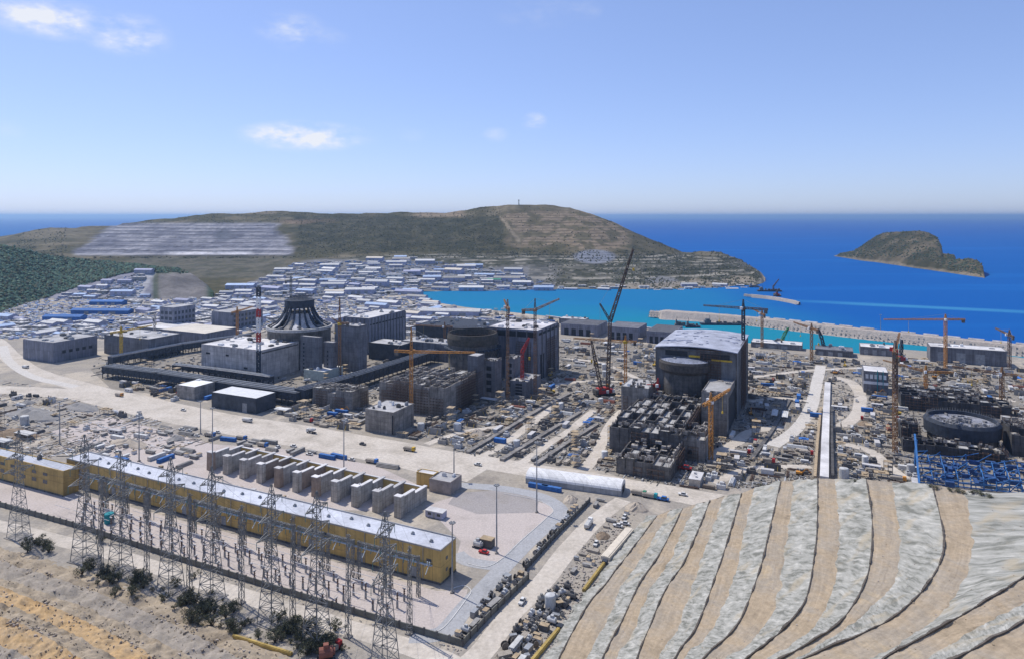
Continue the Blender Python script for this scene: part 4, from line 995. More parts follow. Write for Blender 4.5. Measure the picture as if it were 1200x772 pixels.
q=B('block','plain grey concrete box right of the saucer-capped drum, ochre crane mast in front','building',822,852,868,512,463,M_con,M_roofg,parapet=1); q.side('opening',[(.1,.9,.05,.85)],M_dark); ragged(q,32,14,2.4)
q=cells(B('service_block','cluster of dark unfinished concrete bays between the two plain boxes','building',762,822,838,500,470,None,None),6,4,M_cond,33,fill=.5)
f1=cells(B('foundation_block','large near unfinished concrete block with dark open cells, third reactor','building',714,797,828,541,506,None,None),7,6,M_cond,37,var=.18,fill=.55)
f2=cells(B('foundation_block','low dark concrete base in front of the large celled block, closest to the haul road','building',722,786,800,564,543,None,None),6,2,M_cond,41,var=.3,fill=.5)
f3=cells(B('foundation_block','small grey concrete bays left of the ochre crane mast','building',786,826,836,541,512,None,None),4,4,M_con,43,var=.25,fill=.5); f3.front('opening',[(.5,.62,.25,.42)],M_dark,1.0)
# --- fourth reactor
M_pit=mat('dark_shaded_concrete',(0.085,0.083,0.085),var=.5,scale=.12,lines=(6,3.0,0.0,0.10))  # dark structures and the pit's shadow, both put into this concrete colour
Y4=482
X4=(1127-600)/F*Y4
o4=drum('reactor_building','wide dark drum with an open grey top in a dark pit at the right',1127,Y4,21,9,M_cond)
b=MB().lathe((0,0,0),[(20.5,6.5),(23,7.5),(23.4,15.5),(22,17.4),(20.6,17.4),(20.2,13)],56); b.build('cap_ring',M_nav,o4)
b=MB().lathe((0,0,0),[(20.8,15),(14,14.2),(7,13.8),(0.01,13.7)],56); b.build('cap_deck',mat('grey_deck',(0.30,0.31,0.35),var=0.55,scale=0.2),o4)
b=MB(); rn=random.Random(10)
for i in range(70):
    a=rn.random()*6.28; r=rn.uniform(3,18); b.box((r*math.cos(a),r*math.sin(a),13.9),(rn.uniform(.8,3),rn.uniform(.8,3),rn.uniform(.6,2.4)),a)
for i in range(80):
    a=6.283*i/80; b.bar((21.3*math.cos(a),21.3*math.sin(a),17.2),(21.3*math.cos(a),21.3*math.sin(a),18.8+rn.random()),.2)
STF(b.build('deck_gear',mat('deck_gear',(0.25,0.245,0.24),var=0.5,scale=.5),o4))
w=cells(B('service_block','tall dark part-built concrete bays framing the pit behind the wide drum','building',1056,1186,1200,492,473,None,None),11,3,M_pit,57,var=.4,fill=.4)
w=cells(B('service_block','dark part-built concrete bays left of the wide drum','building',1056,1076,1081,520,497,None,None),2,4,M_pit,58,var=.4,fill=.3)
w=cells(B('service_block','dark part-built concrete bays before the wide drum, behind the blue frames','building',1058,1178,1184,543,527,None,None),9,2,M_pit,59,var=.35,fill=.4)
q=cells(B('service_block','dark concrete bays behind the wide drum, under the second brown crane','building',1060,1150,1166,472,462,None,None),9,3,M_cond,51,var=.3,fill=.4)
q=cells(B('service_block','grey concrete bays right of the wide drum','building',1172,1215,1240,520,500,None,None),4,5,M_con,53,var=.3,fill=.4)
q=cells(B('service_block','dark scaffolded concrete bays at the right frame edge, beside the blue frames','building',1186,1240,1260,540,505,None,None),6,4,M_pit,54,var=.3,fill=.4)
q=B('office_block','blue-grey two-storey site office with a white middle band and teal posts','building',1012,1041,1048,462,437,M_gcl,M_roofp); q.front('band',[(0,1,.42,.55)],M_white,.5); q.front('window',[(.08+.18*k,.2+.18*k,.68,.88) for k in range(5)],M_white); q.front('post',[(.55,.575,0,1.1),(.78,.8,.3,1.1)],M_teal,1.2)
for q_ in (f1,f2,f3,u2): ragged(q_,int(q_.c.x)+900,30,3.4)
facade_scaffold(t3,5,2); facade_scaffold(t2,6,2); facade_scaffold(u2,8,3)
# --- quay side
for lab,a in (('long lavender quay shed left of the tall crawler crane',(657,700,712,395,382)),('long lavender quay shed just right of the tall crawler crane',(712,748,758,400,385)),('grey quay shed with a dark gap, left of the arched hall',(758,790,800,404,390))):
    q=B('quay_shed',lab,'building',*a,M_lav,M_gcl,parapet=.4); q.front('door',[(.1+.2*k,.22+.2*k,0,.6) for k in range(4)],M_dark)
for lab,a in (('blue-grey flat roofed store at the left end of the quay',(655,685,690,381,375)),('grey quay building along the teal basin, right of the grey office',(1090,1180,1192,430,412)),('low grey basin-side building left of the horizontal-jib crane',(1008,1050,1058,418,409)),('long low basin-side store with white door gaps',(880,940,955,411,405)),('low grey basin-side store behind the thin dark boom',(955,1000,1010,419,412))):
    q=B('quay_store',lab,'building',*a,M_gcl,M_gcl if 'dark' in lab else M_roofp,parapet=.5).clutter(6,len(lab),smax=6); q.front('door',[(.1+.25*k,.22+.25*k,0,.7) for k in range(3)],M_steel)
b=MB()
for p,q in zip([P(x,y,0) for x,y in ((640,371.5),(700,379),(770,386.5),(826,393))],[P(x,y,0) for x,y in ((700,379),(770,386.5),(826,393))]): b.bar(p+Vector((0,0,1)),q+Vector((0,0,1)),3.2)
tag(b.build('quay_wall',M_roofp),'pale concrete quay wall along the harbour edge','quay wall')
# culvert corridor
def line_thing(name,label,cat,px,w,h,m,z0=0):
    b=MB(); pts=[P(x,y,z0) for x,y in px]
    for p,q in zip(pts,pts[1:]):
        t=q-p; c=(p+q)/2; b.box((c.x,c.y,z0),(t.length,w,h),math.atan2(t.y,t.x)); reserve(c.x,c.y,t.length/2,w/2+.5,math.atan2(t.y,t.x))
    return tag(b.build(name,m),label,cat)
line_thing('culvert','straight pale concrete culvert roof running away towards the sea','culvert',[(966,562),(967,520),(968.5,480),(970,450)],5,2.2,M_roofp)
line_thing('trench_wall','dark trench wall along the right side of the pale culvert','wall',[(976,562),(975,520),(974.5,480)],1.6,3.0,M_cond)
line_thing('trench_wall','brown trench wall along the left side of the pale culvert','wall',[(955,562),(958,520),(962,480)],1.6,2.6,M_wood)
for lab,a in (('long diagonal concrete trench crossing the yard, left one of three',[(548,531),(600,500),(640,476),(668,462)]),('long diagonal concrete trench crossing the yard, middle one of three',[(588,540),(640,508),(680,484)]),('long diagonal concrete trench crossing the yard, right one of three',[(628,545),(668,518),(700,498)])):
    line_thing('pipe_trench',lab,'trench',a,3.2,1.6,M_con)
for lab,a in (('low dark trench wall in front of the second compartment block',[(500,505),(545,488),(570,478)]),('dark service trench on the right of the third reactor',[(880,540),(905,505),(925,470)]),('dark service trench beyond the rust-brown crane',[(1062,452),(1120,459),(1185,466)])):
    line_thing('trench_wall',lab,'wall',a,2.6,1.3,M_cond)
# blue steel frames
o=thing('steel_frame','tangle of bright blue steel frames in front of the wide dark drum','steel structure',tuple(P(1140,556,0)))
rn=random.Random(21); base=P(1140,556,0)
fr=MB()
def bb(x0,y0,z0,x1,y1,z1,w=.4): fr.bar(P(x0,y0,0)-base+Vector((0,0,z0)),P(x1,y1,0)-base+Vector((0,0,z1)),w)
for i in range(9):
    x=1078+i*15; y=566+i*1.6
    for j in range(3):
        xx,yy=x-j*3,y-j*13; z=rn.uniform(4,8); bb(xx,yy,0,xx,yy,z,.5); bb(xx,yy,z*.5,xx+15,yy+1.6,z*.5,.5); bb(xx,yy,.6,xx+15,yy+1.6,.6,.6)
        if i<8: bb(xx,yy,z*.9,xx+15,yy+1.6,rn.uniform(5,10)); bb(xx,yy,3,xx+15,yy+1.6,3.5)
        if j<2: bb(xx,yy,z*.85,xx-3,yy-13,z*.85)
        if rn.random()<.6 and i<8: bb(xx,yy,0.5,xx+15,yy+1.6,8,.4)
bb(1078,575,0,1072,545,20,1.1); bb(1072,545,0,1074,548,18,1.0)
fr.build('frame',mat('bright_blue_steel',(0.04,0.15,0.37),var=0.3,scale=.4),o)
pn=MB()
for i in range(70):
    q=P(rn.uniform(1085,1200),rn.uniform(545,575),0)-base; pn.box((q.x,q.y,rn.uniform(0,4)),(rn.uniform(2,6),rn.uniform(1,3),rn.uniform(.6,3)),rn.choice([TH,TH+1.57]))
pn.build('panel',mat('deep_blue_panel',(0.035,0.085,0.22),var=0.4,scale=.4),o); reserve(base.x+12,base.y,40,16,0.0)
# --- yellow hall
def yhall():
    A=P(516.5,685,0); Bq=P(78,566,0); t=(Bq-A); L_=t.length; a=math.atan2(-t.y,-t.x); n=Vector((-math.sin(a),math.cos(a),0)); Wd=13; h=14.6
    cen=A+t/2+n*Wd/2; o=thing('switchgear_hall','very long narrow ochre-walled hall with a white roof behind the pylons','building',(cen.x,cen.y,0),a); reserve(cen.x,cen.y,L_/2+1,Wd/2+1,a)
    MB().box((0,0,0.9),(L_,Wd,h-.9)).build('wall',M_och,o); MB().box((0,0,0),(L_+.3,Wd+.3,.9)).build('plinth',M_cond,o)
    MB().box((0,0,h+.003),(L_-.8,Wd-.8,.3)).build('roof',mat('white_membrane',(0.55,0.565,0.61),var=0.2,scale=0.06,lines=(12,50,0,.12)),o); YR=o.children[-1]; YR=[c for c in o.children if c.name.startswith('roof')][0]
    b=MB(); b.box((0,-Wd/2+.2,h+.005),(L_,.4,.6)).box((0,Wd/2-.2,h+.005),(L_,.4,.9)).box((-L_/2+.2,0,h+.005),(.4,Wd-.8,.6)).box((L_/2-.2,0,h+.005),(.4,Wd-.8,.6)); b.build('parapet',M_roofg,o)
    for i in range(36):
        x=-L_/2+6+i*(L_-12)/35
        wn=MB().box((x,-Wd/2-.06,9.0),(2.6,.16,1.1)).build('window',M_glass,o); MB().box((x,-Wd/2-.12,8.8),(2.9,.3,.18)).build('sill',M_roofg,wn)
    for i in range(9):
        x=-L_/2+14+i*(L_-28)/8
        MB().box((x,-Wd/2-.07,.9),(3.2,.18,4.2)).build('door',M_steel,o)
    b=MB(); b.box((0,-Wd/2-.7,7.6),(L_-8,1.0,.35))
    for i in range(30):
        x=-L_/2+8+i*(L_-16)/29; b.box((x,-Wd/2-.35,6.4),(.3,.6,1.2)); b.tube((x+2,-Wd/2-1.2,7.9),(x+2,-Wd/2-1.2,9.4),.28,6); b.tube((x+3,-Wd/2-1.2,7.9),(x+3,-Wd/2-1.2,9.4),.28,6); b.bar((x+2.5,-Wd/2-1.0,7.7),(x+2.5,-Wd/2-3.6,5.0),.28)
    b.build('bushing_rail',mat('pale_blue_metal',(0.42,0.48,0.52),var=0.2),o)
    for i in range(22):
        x=-L_/2+8+i*(L_-16)/21; MB().box((x,1.5*math.sin(i*2.3),h+.304),(1.3,1.3,.8)).tube((x,1.5*math.sin(i*2.3),h+1.1),(x,1.5*math.sin(i*2.3),h+1.6),.5,8).build('roof_vent',M_steel,YR)
    for i in range(24):
        x=-L_/2+9+i*(L_-18)/23; MB().tube((x,-Wd/2-.2,.9),(x,-Wd/2-.2,h),.14,6).build('downpipe',M_steel,o)
    for z in (4,9): MB().box((L_/2+.06,-1.5,z),(.16,1.5,1.4)).build('window',M_glass,o)
    MB().box((L_/2+.07,2.0,.9),(.18,2.4,3.0)).build('door',M_dark,o)
    return o
yh=yhall()
ya=B('control_building','ochre-walled wide annex with a broad white roof at the left frame edge','building',-60,74,92,581.5,553,M_och,mat('white_membrane_wide',(0.55,0.565,0.61),var=0.15,scale=0.06,lines=(12,12,0,.08)),parapet=.7)
ya.lv=ya.lv
ya.front('window',[(.03+.09*k,.065+.09*k,.35,.5) for k in range(10)]+[(.03+.09*k,.065+.09*k,.68,.8) for k in range(10)],M_glass); ya.clutter(10,61,smax=4); ya.front('plinth',[(0,1,0,.06)],M_cond,.3)
# --- transformer cells: fire walls and yellow bays
def cell_row():
    A=P(250,549,0); Bq=P(470,604,0); n=11
    t=(Bq-A); a=math.atan2(t.y,t.x); u=t.normalized(); v=Vector((-u.y,u.x,0)); step=t.length/(n-1)
    Lw=23; hw=10
    kinds=['first','second','third','fourth','fifth','sixth','seventh','eighth','ninth','tenth','eleventh']
    M_cell=mat('cream_concrete',(0.50,0.475,0.43),var=.3,scale=.2,lines=(3,3,0,.1))
    M_bw=mat('brownish_wall',(0.33,0.26,0.21),var=0.3,scale=0.3)
    for i in range(n):
        c=A+u*step*i+v*Lw/2
        o=thing('fire_wall','grey stepped concrete fire wall, %s from the left in the transformer row'%kinds[i],'fire wall',(c.x,c.y,0),a,'transformer fire walls')
        MB().box((0,-Lw*.25,0),(1.7,Lw*.5,hw)).box((0,Lw*.25,0),(1.698,Lw*.5,hw*.8)).build('wall',(M_bw if i in (3,5) else M_cell) ,o); FW=o.children[0]
        MB().box((0,-Lw*.25,hw+.002),(2.2,Lw*.5+.4,.4)).box((0,Lw*.25+.2,hw*.8+.002),(2.2,Lw*.5-.2,.4)).build('coping',M_roofp,FW)
        MB().box((0,-Lw*.5-1.6,0),(4.6,3.2,hw+1.2),0,.92).build('buttress',(M_bw if i in (0,4,6) else M_cell),o); MB().box((-.2,-Lw*.5-1.6,hw+1.202),(4.6,3.3,.35)).build('coping',M_roofp,o)
        reserve(c.x,c.y,2,Lw/2+2,a)
        if i<n-1:
            c2=A+u*step*(i+.5)+v*Lw*.93
            o=thing('bay_wall','ochre rear wall of the transformer bay, %s bay from the left'%kinds[i],'wall',(c2.x,c2.y,0),a,'ochre transformer bay walls')
            MB().box((0,0,0),(step-1.8,1.0,7.6)).build('wall',mat('ochre_bay_paint',(0.58,0.41,0.15),var=.2,scale=.2),o); MB().box((0,0,7.602),(step-1.8,1.3,.35)).build('coping',M_roofp,o)
            if i not in (2,6,9):
                c3=A+u*step*(i+.5)+v*Lw*.42
                o=thing('power_transformer','grey oil-filled transformer with bushings standing in the %s bay from the left'%kinds[i],'transformer',(c3.x,c3.y,0),a,'transformers between the fire walls')
                MB().box((0,0,.5),(4.2,7.5,4.0)).box((0,0,4.5),(3.4,6.4,.5)).build('tank',M_steel,o); TK=o.children[0]
                b=MB()
                for s in (-1,1):
                    for k in range(8): b.box((s*2.7,-3.1+k*.88,.9),(1.0,.3,3.2))
                b.build('radiator',mat('transformer_grey',(0.22,0.23,0.24),var=.3),TK)
                for k in (-1,0,1): MB().tube((0,k*2.1,5),(.4*k,k*2.6,7.4),.28,8,.14).build('bushing',M_reb,TK)
                MB().tube((-1.2,-2.4,6.2),(-1.2,2.4,6.2),.55,10).build('conservator',M_white,TK)
        reserve((A+u*step*(i+.5)).x,(A+u*step*(i+.5)).y,6,14,a)
cell_row()
q=B('pump_house','small brownish concrete block at the right end of the transformer row','building',503,528,541,580,566,mat('pinkish_concrete',(0.36,0.31,0.28),var=.3,scale=.2),M_roofg).clutter(5,71)
B('bay_end_wall','ochre end house beside the last fire wall','building',488,508,514,572,557,M_och,M_roofp)
# --- white tunnel tent
def tent():
    A=P(622,566,0); Bq=P(722,580,0); t=Bq-A; a=math.atan2(t.y,t.x); L_=t.length+6; c=(A+Bq)/2+Vector((-math.sin(a),math.cos(a),0))*6
    o=thing('tunnel_tent','long white barrel-roofed tunnel shed beside the haul road','shed',(c.x,c.y,0),a); reserve(c.x,c.y,L_/2+1,8,a)
    b=MB(); n=10; r=7.0; vs=[]; fs=[]
    k=20
    for i in range(k+1):
        x=-L_/2+L_*i/k
        for j in range(n+1):
            th=math.pi*j/n; vs.append((x,r*math.cos(th),3.2+3.6*math.sin(th)))
    for i in range(k):
        for j in range(n): q=i*(n+1)+j; fs.append((q,q+n+1,q+n+2,q+1))
    e=k*(n+1); fs+=[tuple(range(n+1)),tuple(range(e+n,e-1,-1))]
    b._add(vs,fs); b.build('roof',mat('white_canvas',(0.70,0.69,0.67),var=.12,scale=.3,lines=(5,30,0,.1)),o)
    MB().box((0,0,0),(L_,13.6,3.19)).build('wall',mat('grey_canvas',(0.34,0.35,0.36),var=.2,scale=.3,lines=(5,9,0,.1)),o)
    MB().box((L_/2+.05,0,0),(.2,6,4.2)).build('door',M_dark,o)
tent()
# --- walls and fences
def wall_line(label,px,h,m,cat='wall',name='perimeter_wall',w=.4,post=5.0,z0=0):
    pts=[P(x,y,0) for x,y in px]; o=thing(name,label,cat,tuple(pts[0])); b=MB(); p_=MB()
    for p,q in zip(pts,pts[1:]):
        t=q-p; c=(p+q)/2-pts[0]; b.box((c.x,c.y,0),(t.length,w,h),math.atan2(t.y,t.x)); k=max(1,int(t.length/post))
        for i in range(k+1):
            s=p+t*(i/k)-pts[0]; p_.box((s.x,s.y,0),(w*1.8,w*1.8,h+.35),math.atan2(t.y,t.x))
        ROADS.append(([p,q],2.0))
    b.build('panel',m,o); p_.build('post',M_cond,o); return o
M_olw=mat('weathered_wall',(0.17,0.165,0.14),var=.3,scale=.2)
wall_line('long weathered concrete wall along the front of the switchyard',[(-40,581),(0,593),(93,619),(220,660),(330,694),(454,731),(542,757)],2.6,M_olw)
wall_line('weathered wall climbing from the switchyard corner beside the crate yard',[(542,757),(575,722),(619,678)],2.6,M_olw)
wall_line('dark wall beside the rows of grey machine parts near the tent',[(616,668),(650,630),(691,588)],2.4,mat('dark_wall',(0.12,0.12,0.11),var=.3))
from mathutils.bvhtree import BVHTree
def bvh(names):
    v=[];f=[]
    for n in names:
        o=bpy.data.objects[n]; k=len(v); v+=[p.co.copy() for p in o.data.vertices]; f+=[tuple(i+k for i in p.vertices) for p in o.data.polygons]
    return BVHTree.FromPolygons(v,f)
TER=bvh(['ground','dirt_slope','terraced_slope'])
def hit(x,y):
    d=Vector(((x-600)/F,1,-(y-HZ)/F)).normalized(); h=TER.ray_cast(Vector((0,0,H)),d); return h[0]
def ground_z(x,y):
    h=TER.ray_cast(Vector((x,y,400)),Vector((0,0,-1))); return h[0].z if h[0] else 0
def stuff(o): o['kind']='stuff'; return o
# ---------------------------------------------------------------- cranes
def tower_crane(label,x,ytop,ybase,m,jib=None,cj=14,slew=None,mw=2.3,cabm=None,topm=None,z0=0.0,head=True):
    """jib=(azimuth deg, length, elevation deg); slew = pixel row of the turntable"""
    base=P(x,ybase,z0); Y=base.y; ht=(ybase-ytop)*Y/F
    o=thing('tower_crane',label,'tower crane',tuple(base),R(rng.uniform(-20,20)) if not jib else 0); reserve(base.x,base.y,4,4)
    hs=ht*0.9 if slew is None else (ybase-slew)*Y/F
    MB().box((0,0,0),(6.5,6.5,1.2)).build('footing',M_con,o)
    lo=hs*0.62 if topm else hs
    MB().lattice((0,0,1.2),(0,0,lo),mw,mw,max(4,int(lo/3.2)),.28).build('mast',m,o)
    if topm: MB().lattice((0,0,lo),(0,0,hs),mw*.95,mw*.95,max(3,int((hs-lo)/3.2)),.4).build('mast',topm,o)
    if jib:
        a=R(jib[0]); e=R(jib[2]); d=Vector((math.cos(a)*math.cos(e),math.sin(a)*math.cos(e),math.sin(e))); dh=Vector((math.cos(a),math.sin(a),0)); pz=Vector((0,0,hs+1.5))
        MB().tube((0,0,hs),(0,0,hs+1.6),1.9,10).build('slewing_ring',cabm or m,o)
        MB().box((dh.x*1.2-dh.y*2.3,dh.y*1.2+dh.x*2.3,hs+.3),(2.0,2.0,2.4),a).build('cab',cabm or M_white,o)
        MB().lattice(pz+d*1.2,pz+d*jib[1],1.7,1.0,max(6,int(jib[1]/3)),.24).build('jib',m,o)
        if cj:
            MB().lattice(pz-dh*1.2,pz-dh*cj,1.7,1.5,max(3,int(cj/3)),.32).build('counter_jib',m,o)
            c=pz-dh*(cj-1.5); MB().box((c.x,c.y,c.z-3.6),(2.6,1.8,3.4),a).build('counterweight',M_cond,o)
        hd=Vector((0,0,max(ht,hs+7))); 
        MB().lattice(pz,hd,1.8,.6,3,.32).build('tower_head',topm or m,o)
        b=MB().bar(hd,pz+d*jib[1]*.72,.16)
        if cj: b.bar(hd,pz-dh*cj*.9,.16)
        b.build('pendant',M_steel,o)
        q=pz+d*jib[1]*.6; b=MB().bar(q,(q.x,q.y,q.z-12),.14); b.box((q.x,q.y,q.z-13.4),(.9,.9,1.4)); b.build('hook',M_yel,o)
    else:
        MB().lattice((0,0,hs),(0,0,ht),mw*.9,.7,3,.36).build('tower_head',m,o)
    return o
tower_crane('orange tower crane before the second compartment block, low jib pointing right',482,384,493,M_ora,(-14,52,2),14,slew=414,cabm=M_ora)
tower_crane('brown crane carrying a yellow cab and ballast beside the first turbine hall',398,349,441,M_brn,(200,10,40),9,slew=381,cabm=M_yel)
tower_crane('tall dark-headed brown crane, left of the pair at the second turbine hall',595,351,470,M_brn,(95,40,2),13,slew=362,topm=M_reb)
tower_crane('tall brown crane with raised jib, right of the pair at the second turbine hall',627,350,464,M_brn,(12,24,22),12,slew=365,topm=M_reb)
tower_crane('orange crane mast with a yellow tip amid the yard right of the tall crawler crane',733,397,456,M_ora,(176,48,3),10,slew=402,cabm=M_yel)
tower_crane('thin orange crane mast in front of the lavender slab office',278,362,404,M_ora,(80,36,2),12)
tower_crane('ochre crane mast with a white head against the plain right-hand box',833,465,540,M_ora,(52,34,2),12,cabm=M_white)
tower_crane('tall dark-topped crane at the right corner of the arched lilac hall',871,351,470,M_reb,(150,34,0),20,slew=363,topm=M_nav)
tower_crane('thin brown crane behind the arched hall, near the long breakwater',893,366,408,M_brn,(85,40,0),12,slew=369)
tower_crane('brown crane mast standing alone at the basin edge right of the arched hall',951,382,424,M_brn,(98,36,2),12)
tower_crane('rust-brown crane with a red climbing frame beside the wide right-hand drum',1049,399,532,M_brn,(58,60,2),14,slew=412,topm=M_reb,cabm=M_red)
tower_crane('orange crane with long level jib in front of the breakwater',1108,371,433,M_ora,(180,64,0),20,slew=376)
tower_crane('dark crane at the right end of the basin',1183,387,432,M_reb,(70,45,0),12,slew=394)
tower_crane('brown crane mast at the right frame edge above the wide drum',1174,435,484,M_brn,(150,34,4),10)
tower_crane('orange crane low behind the wide drum with two drooping arms',1085,434,462,M_ora,(168,36,14),22,slew=437)
tower_crane('olive crane mast in front of the long left workshop',142,386,424,M_yel,(62,36,2),12)
tower_crane('pale crane mast left of the twin-bay lavender office',181,371,396,M_conp,(112,36,2),12)
tower_crane('dark grey crane mast rising behind the ribbed dome',341,323,392,M_pyl,(70,36,2),12)
tower_crane('thin olive crane mast among sheds left of the brown-ringed drum',521,381,408,M_brn,(170,44,1),10,slew=384)
tower_crane('short red placing boom standing left of the saucer-capped drum',771,455,486,M_red,(180,9,0),0,slew=453,mw=1.3)
tower_crane('short red placing boom standing right before the saucer-capped drum',808,456,486,M_red,(178,8,0),5,slew=453,mw=1.3)
# red and white banded mast in front of the pale block
base=P(303,447,0); o=thing('banded_mast','slender mast banded dark, red and white before the pale concrete block','mast',tuple(base)); hh=(447-337)*base.y/F
bands=[(M_nav,.0,.33),(M_white,.33,.42),(M_red,.42,.52),(M_white,.52,.68),(M_red,.68,.77),(M_white,.77,.90),(M_nav,.90,1.0)]
for m_,a,b_ in bands: MB().lattice((0,0,a*hh),(0,0,b_*hh),3.0,3.0,max(2,int((b_-a)*hh/3)),.5).build('mast_section',m_,o)
reserve(base.x,base.y,3,3)
# heavy crawler cranes
def crawler(label,x,ybase,m,mast,jib,back=None,body=M_red,rz=0.4):
    base=P(x,ybase,0); o=thing('crawler_crane',label,'crawler crane',tuple(base)); s=base.y/F; reserve(base.x,base.y,8,8)
    cs,sn=math.cos(rz),math.sin(rz)
    for k in (-1,1): 
        MB().box((-sn*k*4.2,cs*k*4.2,0),(12,1.8,2.0),rz,.9).build('track',M_blk,o)
    MB().box((0,0,2.002),(9,6,3.0),rz).box((-2,0,5.0),(4.5,5.6,1.8),rz).build('body',body,o); MB().box((4.2*cs+3*sn,4.2*sn-3*cs,2.3),(2.2,2.0,2.6),rz).build('cab',M_white,o)
    MB().box((-6.0*cs,-6.0*sn,2.2),(3,6.5,4.0),rz).build('counterweight',M_cond,o)
    def off(t,z0=3.5): return Vector((t[0]*s,t[2] if len(t)>2 else 0,-t[1]*s))
    p=Vector((0,0,3.5)); q=off(mast); MB().lattice(p,q,3.0,2.4,int((q-p).length/4),.45).build('boom',m,o)
    r=off(jib); MB().lattice(q,r,3.0,1.2,int((r-q).length/4),.5).build('jib',m,o); b=MB()
    if back:
        t=off(back); MB().lattice(q,t,2.0,1.0,max(4,int((t-q).length/4)),.4).build('back_mast',m,o); b.bar(t,r,.16); b.bar(t,(-6,0,6),.18)
    else: b.bar((-6*cs,-6*sn,6),r,.16)
    h=r+Vector((0.3,0,-1)); b.bar(h,h+Vector((0,0,-16)),.2); b.build('pendant',M_steel,o)
    MB().box((h.x,h.y,h.z-18.5),(1.6,1.2,2.6)).build('hook',M_yel,o)
    return o
M_dbr=mat('dark_brown_lattice',(0.10,0.07,0.055),var=.3,scale=.4)
crawler('giant dark crawler crane with a boom reaching above the bay, red body',712,462,M_dbr,(3,-86),(30,-170),(-9,-106))
crawler('dark red crawler crane with lowered boom left of the giant one',705,463,M_dbr,(-6,-34),(-12,-64),None)
crawler('small crawler crane with a yellow-green boom at the basin edge',916,404,M_grn,(3,-12),(8,-20),None,M_yel)
crawler('small crawler crane with a thin dark boom leaning left at the basin',966,412,M_nav,(-3,-16),(-7,-27),None,M_red)
crawler('small crawler crane with red-white boom inside the second turbine yard',612,462,M_red,(0,-50),(8,-66),None,M_red)
crawler('dark crawler crane with vertical boom in front of the basin sheds',1056,424,M_nav,(0,-15),(1,-26),None,M_red)
crawler('small crawler crane on the harbour spit',911,347.5,M_dbr,(-1,-5),(2,-9),None,M_red)
# ---------------------------------------------------------------- pylons and switchyard
def pylon_mesh():
    b=MB(); b.lattice((0,0,0),(0,0,30),7.6,2.8,9,.17); b.lattice((0,0,30),(0,0,50),2.8,2.0,9,.16); b.lattice((0,0,50),(0,0,55),2.0,.4,2,.15)
    arms=MB(); ins=MB(); lst=[]
    for z,l in ((34,7.5),(41,6.6),(48,5.6)):
        for s in (-1,1):
            a=MB()
            for e in (-1,1):
                a.bar((s*1.2,e*1.2,z),(s*l,0,z+.9),.24); a.bar((s*1.2,e*1.2,z+2.2),(s*l,0,z+.9),.24)
                for k in (.3,.6): a.bar((s*lerp(1.2,l,k),e*1.2*(1-k),lerp(z,z+.9,k)),(s*lerp(1.2,l,k),e*1.2*(1-k),lerp(z+2.2,z+.9,k)),.16)
            ii=MB(); ii.tube((s*l,0,z+.8),(s*l,0,z-2.0),.12,6); lst.append((a.mesh('cross_arm',M_pyl),ii.mesh('insulator',mat('glass_insulator',(0.10,0.22,0.20),var=.2,rough=.4))))
    return b.mesh('lattice_body',M_pyl),lst
PB,PA=pylon_mesh()
def pylon(label,x,ytop,ybase):
    q=hit(x,ybase); s=(ybase-ytop)*q.y/F/55.0
    o=thing('lattice_pylon',label,'pylon',(q.x,q.y,q.z-.3),TH+1.57+rng.uniform(-.1,.1),'lattice pylons in front of the ochre hall'); o.scale=(s,s,s)
    link('lattice_body',PB,o)
    for a,i_ in PA: link('insulator',i_,link('cross_arm',a,o))
    MB().box((0,0,-1),(9.4,9.4,1.6)).build('footing',M_con,o)
    reserve(q.x,q.y,5,5)
for lab,x,yt,yb in (('lattice pylon at the left edge before the ochre annex',22,503,628),('lattice pylon at the gap between annex and long ochre hall',99,508,655),('lattice pylon just right of the annex gap, beside its twin',141,527,668),('lattice pylon third right of the annex gap',200,535,690),('lattice pylon before the left middle of the long ochre hall',248,545,700),('lattice pylon before the middle of the long ochre hall',318,566,728),('lattice pylon before the right middle of the long ochre hall',371,574,752),('lattice pylon before the right end of the long ochre hall',451,598,800)): pylon(lab,x,yt,yb)
# lattice gantries inside the yard
def gantry_proto():
    c=MB().lattice((0,0,0),(0,0,17),1.3,.9,7,.16).mesh('column',M_pyl); bm_=MB().lattice((-7,0,16.2),(7,0,16.2),1.0,1.0,7,.15).mesh('beam',M_pyl)
    t=MB()
    t.tube((0,0,15.6),(0,-.8,13.2),.2,6)
    return c,bm_,t.mesh('insulator',bpy.data.materials['glass_insulator'])
GC,GB,GI=gantry_proto()
A=P(108,585,0); Bq=P(500,694,0); u=(Bq-A).normalized(); vv=Vector((-u.y,u.x,0)); ang=math.atan2(u.y,u.x); Lw=(Bq-A).length
nth=['leftmost','second','third','fourth','fifth','sixth','seventh','eighth','ninth','tenth','eleventh','twelfth','rightmost']
for i in range(13):
    q=A+u*(Lw*(i+.5)/13)-vv*4
    o=thing('yard_gantry','grey lattice gantry in front of the ochre hall, %s in its row'%nth[i] if i in (0,12) else 'grey lattice gantry in front of the ochre hall, %s from the left'%nth[i],'gantry',tuple(q),ang,'gantries in the switchyard')
    for s in (-7,7): l=link('column',GC,o); l.location=(s,0,0)
    gb=link('beam',GB,o)
    for k in (-5,0,5): l=link('insulator',GI,gb); l.location=(k,0,0)
